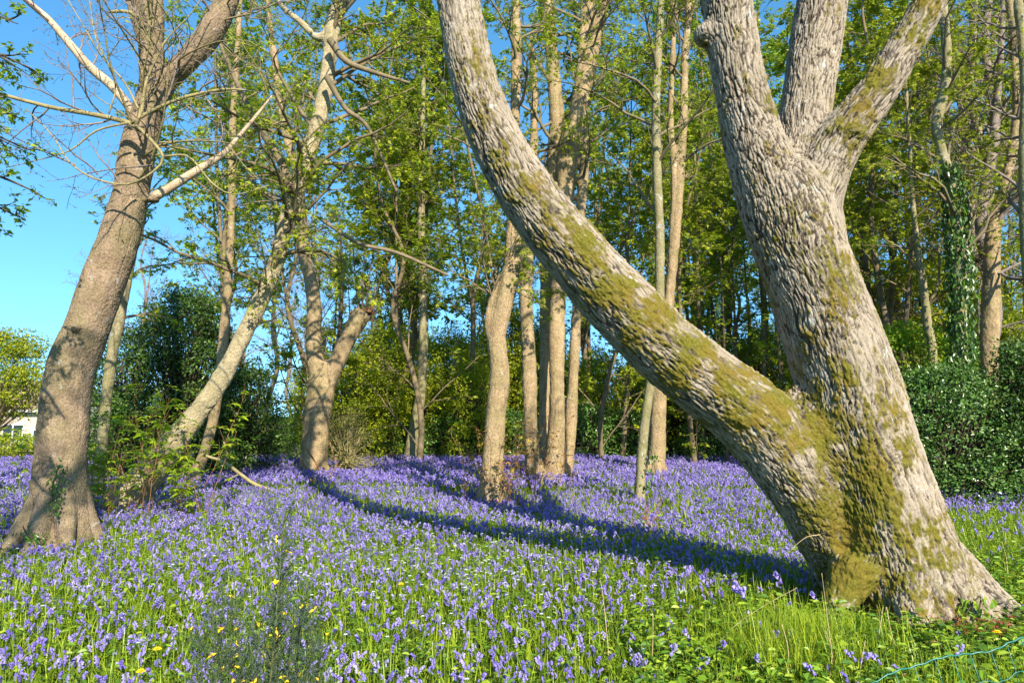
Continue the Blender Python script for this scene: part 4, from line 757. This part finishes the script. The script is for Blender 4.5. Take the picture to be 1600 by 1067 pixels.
# broad-leaved herbs
mb = MB(); sm = MB()
def herbs(cnt_plants, xs, ys, nl, size, hmax, bias=0, tm=FOLD):
    K = cnt_plants; idx = np.repeat(np.arange(K), nl); hh = g.uniform(.03, 1, len(idx))*hmax*g.uniform(.5, 1.2, K)[idx]; a = g.uniform(0, 6.28, len(idx)); d = np.stack([np.cos(a), np.sin(a), g.normal(size=len(idx))*.25], 1)
    base = np.stack([xs, ys, gz(xs, ys)], 1); pos = base[idx]+np.stack([np.zeros(len(idx))]*2+[hh], 1)+d*.02; leaves(mb, pos, d, np.array([0, 0, 1.])+g.normal(size=(len(idx), 3))*.3, size*g.uniform(.5, 1.25, len(idx)), tm, 0, g, bias)
    top = base+np.array([0, 0, 1.])*hmax*.8+g.normal(size=(K, 3))*.02; tubes(sm, np.stack([base, (base+top)/2+g.normal(size=(K, 3))*.01, top], 1), np.full((K, 3), .0018), 3, 0)
x, y = field(9000, 2.9, 9.5, g); k = clear(x, y); x, y = x[k], y[k]; herbs(len(x), x, y, 6, .045, .17)
x, y = field(9000, 2.9, 7.0, g); u = x/y; k = (u > .16+.06*fbm(np.stack([x*2, y*2, x*0], 1), 3, 2)) & ((y < 5.0) | (u > .55)) & clear(x, y); x, y = x[k], y[k]; herbs(len(x), x, y, 9, .058, .19)
x = P(1420, 960, 4.6)[0]+g.normal(size=700)*.55; y = 4.55+g.normal(size=700)*.18; herbs(700, x, y, 7, .05, .10, -.35)
x, y = field(2200, 8.5, 20.5, g); k = clear(x, y); x, y = x[k], y[k]; herbs(len(x), x, y, 5, .07, .2)
tag(mb.build('ground_herbs', HERB, None, smooth=False), 'low broad-leaved herbs among grass and bluebells', 'ground cover', None, 'stuff')
tag(sm.build('herb_stems', STEM, None), 'thin green stems of the low herbs', 'ground cover', None, 'stuff')
# small white and yellow flowers
def tiny(name, label, mat, pts, size, petals=5):
    mb = MB(); an = np.arange(petals)*2*math.pi/petals; K = len(pts); z = gz(pts[:, 0], pts[:, 1])+pts[:, 2]; ctr = np.stack([pts[:, 0], pts[:, 1], z], 1); a0 = g.uniform(0, 6.28, K); nn = norm(np.array([.1, -.5, 1.])+g.normal(size=(K, 3))*.25)
    for a in an:
        d = np.stack([np.cos(a+a0), np.sin(a+a0), np.zeros(K)], 1); leaves(mb, ctr, d, nn, np.full(K, size), OVAL, 0, g)
    tubes(mb, np.stack([ctr-[0, 0, .2], ctr-[0, 0, .1], ctr-[0, 0, .003]], 1), np.full((K, 3), .001), 3, 1); tag(mb.build(name, [mat, STEM], None, smooth=False), label, 'flowers', None, 'stuff')
pts = []
for px, D, s_, c_ in ((700, 6.2, .8, 110), (610, 7.6, 1.1, 80), (420, 9.0, 1.6, 80), (720, 5.4, .7, 60), (40, 12, 1.5, 80), (300, 6, 1.2, 40)): pts.append(np.stack([wx(px, D)+g.normal(size=c_)*s_, D+g.normal(size=c_)*s_, g.uniform(.18, .34, c_)], 1))
tiny('small_white_flowers', 'tiny white star flowers sprinkled through the bluebells', WHITEP, np.vstack(pts), .014)
dl = thing('yellow_flower', 'yellow flower', 'flower', (0, 0, 0), 'single yellow flowers in the foreground')
for k, (px, D, lb_) in enumerate(((268, 3.95, 'yellow flower low in the foreground just left of the dark gorse'), (245, 3.62, 'yellow flower at the bottom edge left of the gorse'), (632, 5.4, 'small yellow flower among the bluebells right of the gorse'), (1530, 4.25, 'yellow leaf-like flower behind the green wire netting'))):
    mb = MB(); cx = wx(px, D); hz = .2; ctr = np.array([[cx, D, hz]])
    for ring, (np_, sz) in enumerate(((11, .026), (9, .018))):
        for a in np.arange(np_)*2*math.pi/np_+ring*.2: leaves(mb, ctr+[0, 0, ring*.003], np.array([[math.cos(a), math.sin(a), .1+ring*.4]]), np.array([[0, -.3, 1.]]), np.array([sz]), OVAL, 0, g)
    if k: dl = thing('yellow_flower', lb_, 'flower', (0, 0, 0), 'single yellow flowers in the foreground')
    dl['label'] = lb_; dl.location = (cx, D, 0); mb.build('petals', YELP, dl, smooth=False); mb = MB(); tubes(mb, np.array([[[cx, D, -.02], [cx+.01, D, .1], [cx, D, hz]]]), np.full((1, 3), .002), 5); mb.build('stem', STEM, dl)
# single bluebells one can tell apart in front of the big tree
single = [(1140, 898, 5.1, 'bluebell'), (1212, 880, 5.4), (1265, 912, 5.0), (1060, 872, 5.6), (1100, 884, 5.3), (1195, 985, 4.25), (1210, 975, 4.3), (1108, 1000, 4.1), (1312, 1022, 3.95), (1322, 1032, 3.9), (1350, 1030, 3.9), (1178, 1035, 3.85), (1070, 985, 4.3), (1250, 1048, 3.75), (1157, 905, 5.0), (1128, 890, 5.2), (1475, 1020, 4.0), (1030, 960, 4.5), (1165, 960, 4.5), (1085, 1035, 3.8), (1045, 1015, 4.0), (1570, 778, 9.5)]
protoB = None; gb = np.random.default_rng(91)
for k, t_ in enumerate(single):
    px, py, D = t_[:3]; x = wx(px, D); top = P(px, py, D)[2]; s_ = float(np.clip(top/.29, .85, 1.35))
    if protoB is None:
        V, Q, mq, rq = bp_(gb, 9, 6, 2); protoB = thing('bluebell', 'single violet bluebell spike in the green growth near the big mossy trunk', 'flower', (0, 0, 0), 'single bluebell spikes left of and below the big tree')
        for nm, mi, mt in (('flowers', 0, BELL), ('stem', 1, STEM)):
            q_ = Q[mq == mi]; us, inv = np.unique(q_, return_inverse=True); raw_mesh(nm, V[us], inv.reshape(-1, 4), np.zeros((0, 3), int), mt, protoB, True, None, {'rnd': ('FACE', rq[mq == mi])})
        r_ = protoB
    else: r_ = copy_thing(protoB, (0, 0, 0), 0, (1, 1, 1))
    r_.location = (x, D, -.01); r_.rotation_euler = (0, 0, gb.uniform(0, 6.28)); r_.scale = (s_*1.15, s_*1.15, s_)
    if py < 800: r_['label'] = 'tall bluebell spike standing against the dark hedge at the right edge'; del r_['group']
# dry stalks
gs_ = 'dry straw-coloured stalks standing in the foreground grass'
for k, (pts_, D) in enumerate((([(1303, 1085), (1298, 1010), (1291, 950), (1284, 895)], 4.0), ([(1228, 1090), (1232, 1020), (1222, 975)], 3.9), ([(1292, 1090), (1300, 1020), (1290, 985)], 3.8), ([(1355, 1090), (1370, 1010), (1380, 948)], 4.1), ([(1385, 948), (1392, 985), (1400, 1010)], 4.1),
         ([(1088, 1090), (1102, 1040), (1140, 985), (1190, 948), (1245, 918)], 4.3), ([(953, 1090), (950, 1010), (942, 930), (938, 905)], 4.1), ([(1015, 1090), (1020, 1000), (1020, 958)], 4.0), ([(1282, 835), (1262, 838), (1245, 850), (1228, 868)], 4.8), ([(1338, 1090), (1345, 1040), (1352, 1000)], 3.8), ([(1575, 900), (1572, 870), (1565, 845)], 6))):
    mb = MB(); tube(mb, catmull([tuple(np.append(P(a, b_, D), .0026-.0006*i)) for i, (a, b_) in enumerate(pts_)], .03), 5)
    tag(mb.build('dry_stalk', STRAW), 'thin dry straw-coloured stalk standing in the foreground growth', 'stalk', gs_)
mb = MB(); K = 1500; x = P(1440, 960, 4.7)[0]+g.normal(size=K)*.75; y = 4.6+g.normal(size=K)*.35; a = g.uniform(0, 6.28, K); leaves(mb, np.stack([x, y, gz(x, y)+g.uniform(.0, .1, K)], 1), np.stack([np.cos(a), np.sin(a), g.normal(size=K)*.3], 1), np.array([0, -.2, 1.])+g.normal(size=(K, 3))*.6, .045*g.uniform(.5, 1.2, K), FOLD, 0, g)
tag(mb.build('leaf_litter', flat_mat('dead_leaf', [(.12, .06, .03), (.25, .14, .07), (.38, .26, .14)]), None, smooth=False), 'dead brown leaves scattered round the foot of the big mossy trunk', 'leaf litter', None, 'stuff')
# red-tinged herb at the foot of the tree
mb = MB(); K = 260; x = P(1490, 960, 4.7)[0]+g.normal(size=K)*.16; y = 4.5+g.normal(size=K)*.08; a = g.uniform(0, 6.28, K); leaves(mb, np.stack([x, y, g.uniform(.03, .2, K)], 1), np.stack([np.cos(a), np.sin(a), a*0], 1), np.array([0, -.3, 1.])+g.normal(size=(K, 3))*.4, .05*g.uniform(.5, 1.1, K), MAPLE, 0, g)
tag(mb.build('red_herb', leaf_mat('red_leaf', [(.20, .03, .015), (.35, .06, .03), (.16, .14, .02), (.10, .16, .02)], .25, tcol=(.5, .12, .04)), None, smooth=False), 'red-tinged lobed herb growing at the foot of the big mossy trunk', 'plant')
ipx = catmull([tuple(np.append(P(a, b_, 4.72), .04)) for a, b_ in ((1500, 985), (1510, 950), (1530, 930), (1525, 975), (1560, 985))], .02)
ivy('bramble_sprig', 'green sprig creeping over the right root of the big trunk', 'plant', ipx, 80, .06, g, HERB)

# ------------------------------------------------------------ gorse in the foreground
GOR = leaf_mat('gorse_spine', [(.03, .06, .028), (.05, .09, .045), (.08, .13, .06)], .1); g = np.random.default_rng(600)
STEM_D = twig_mat('dark_green_stem', (.10, .12, .05), (.07, .08, .03)); gx, gy_ = wx(420, 2.05), 2.05; go = thing('gorse_bush', 'thin grey-green gorse with yellow flowers rising in the left foreground', 'shrub', (gx, gy_, 0)); mb = MB(); sp = MB(); fl = MB()
tops_ = [(445, 800), (330, 930), (480, 905), (400, 985), (360, 1000), (460, 980), (310, 985), (505, 1000), (430, 930), (345, 960), (380, 1010), (420, 1020), (470, 950), (490, 960), (365, 930), (440, 870)]
for a, b_ in tops_:
    D = 2.05+g.uniform(-.15, .15); e = P(a, b_, D); s0 = np.array([gx+g.normal()*.05, gy_+g.normal()*.05, 0]); mid = np.array([s0[0]*.35+e[0]*.65, D, e[2]*.5])
    c = catmull([(*s0, .006), (*mid, .004), (*e, .0012)], .02); tube(mb, c, 5)
    b1, r1 = grow(*(lambda p, d, r, L: (p, d, g.uniform(.05, .14, len(p)), np.maximum(r, .0015)))(*spawn(c[None, :, :3], c[None, :, 3], 46, .35, .98, .4, .9, g)), 4, .1, g); tubes(mb, b1, r1*.8, 3)
    for src, per in ((c[None, :, :3], 190), (b1, 25)):
        p, d, r, _ = spawn(src, np.full(src.shape[:2], .002), per, .25 if per == 190 else .05, 1, .6, 1.3, g); q, rr_ = grow(p, d, g.uniform(.009, .02, len(p)), np.full(len(p), .0011), 1, 0, g); tubes(sp, q, rr_, 3)
    m_ = c[int(len(c)*.7):]; K = 5; ix = g.integers(0, len(m_), K); f_ = m_[ix, :3]+g.normal(size=(K, 3))*.012
    for _ in range(3): leaves(fl, f_, g.normal(size=(K, 3)), g.normal(size=(K, 3))+[0, -1, .6], .014*g.uniform(.7, 1.2, K), OVAL, 0, g)
mb.build('stems', STEM_D, go); s_ = sp.build('spines', GOR, go); s_['kind'] = 'stuff'; fo = fl.build('flowers', YELP, go, smooth=False); fo['kind'] = 'stuff'

# ------------------------------------------------------------ green wire netting, bottom right
tm, n, b, out = new_mat('teal_plastic_wire'); b.inputs['Base Color'].default_value = (.004, .13, .09, 1); b.inputs['Roughness'].default_value = .35
wn = thing('wire_netting', 'sagging teal plastic-coated wire netting crossing the bottom right corner', 'fence', (wx(1500, 2.3), 2.3, 0)); DN = 2.3
topw = catmull([tuple(np.append(P(a, b_, DN+dd_), .0026)) for a, b_, dd_ in ((1250, 1120, -.05), (1330, 1085, 0), (1372, 1062, 0), (1400, 1048, .01), (1430, 1040, .02), (1470, 1027, .02), (1510, 1021, .03), (1550, 1016, .03), (1580, 1002, .04), (1612, 992, .05), (1680, 980, .06), (1780, 975, .08))], .015)
topw[:, 2] += .0025*np.sin(np.arange(len(topw))*1.9); mb = MB(); tube(mb, topw, 6); mb.build('top_wire', tm, wn)
mb = MB(); cur = None; cnt = len(topw)
for row in range(1, 8):
    rw = topw.copy(); rw[:, 2] = topw[:, 2]*(1-row/8.0); rw[:, 0] += .012*row; rw[:, 1] += -.01*row; rw[:, 3] = .0014; rw[:, 2] += .004*np.sin(np.arange(cnt)*.8+row)
    tube(mb, rw, 5)
for k in range(3, cnt, 4):
    p_ = topw[k]; bx_ = np.array([[p_[0]+.012*q+(.004 if q % 2 else -.004), p_[1]-.01*q, p_[2]*(1-q/8.0), .0014] for q in range(8)]+[[p_[0]+.1, p_[1]-.08, -.02, .0014]]); tube(mb, bx_, 5)
mb.build('mesh_wires', tm, wn)
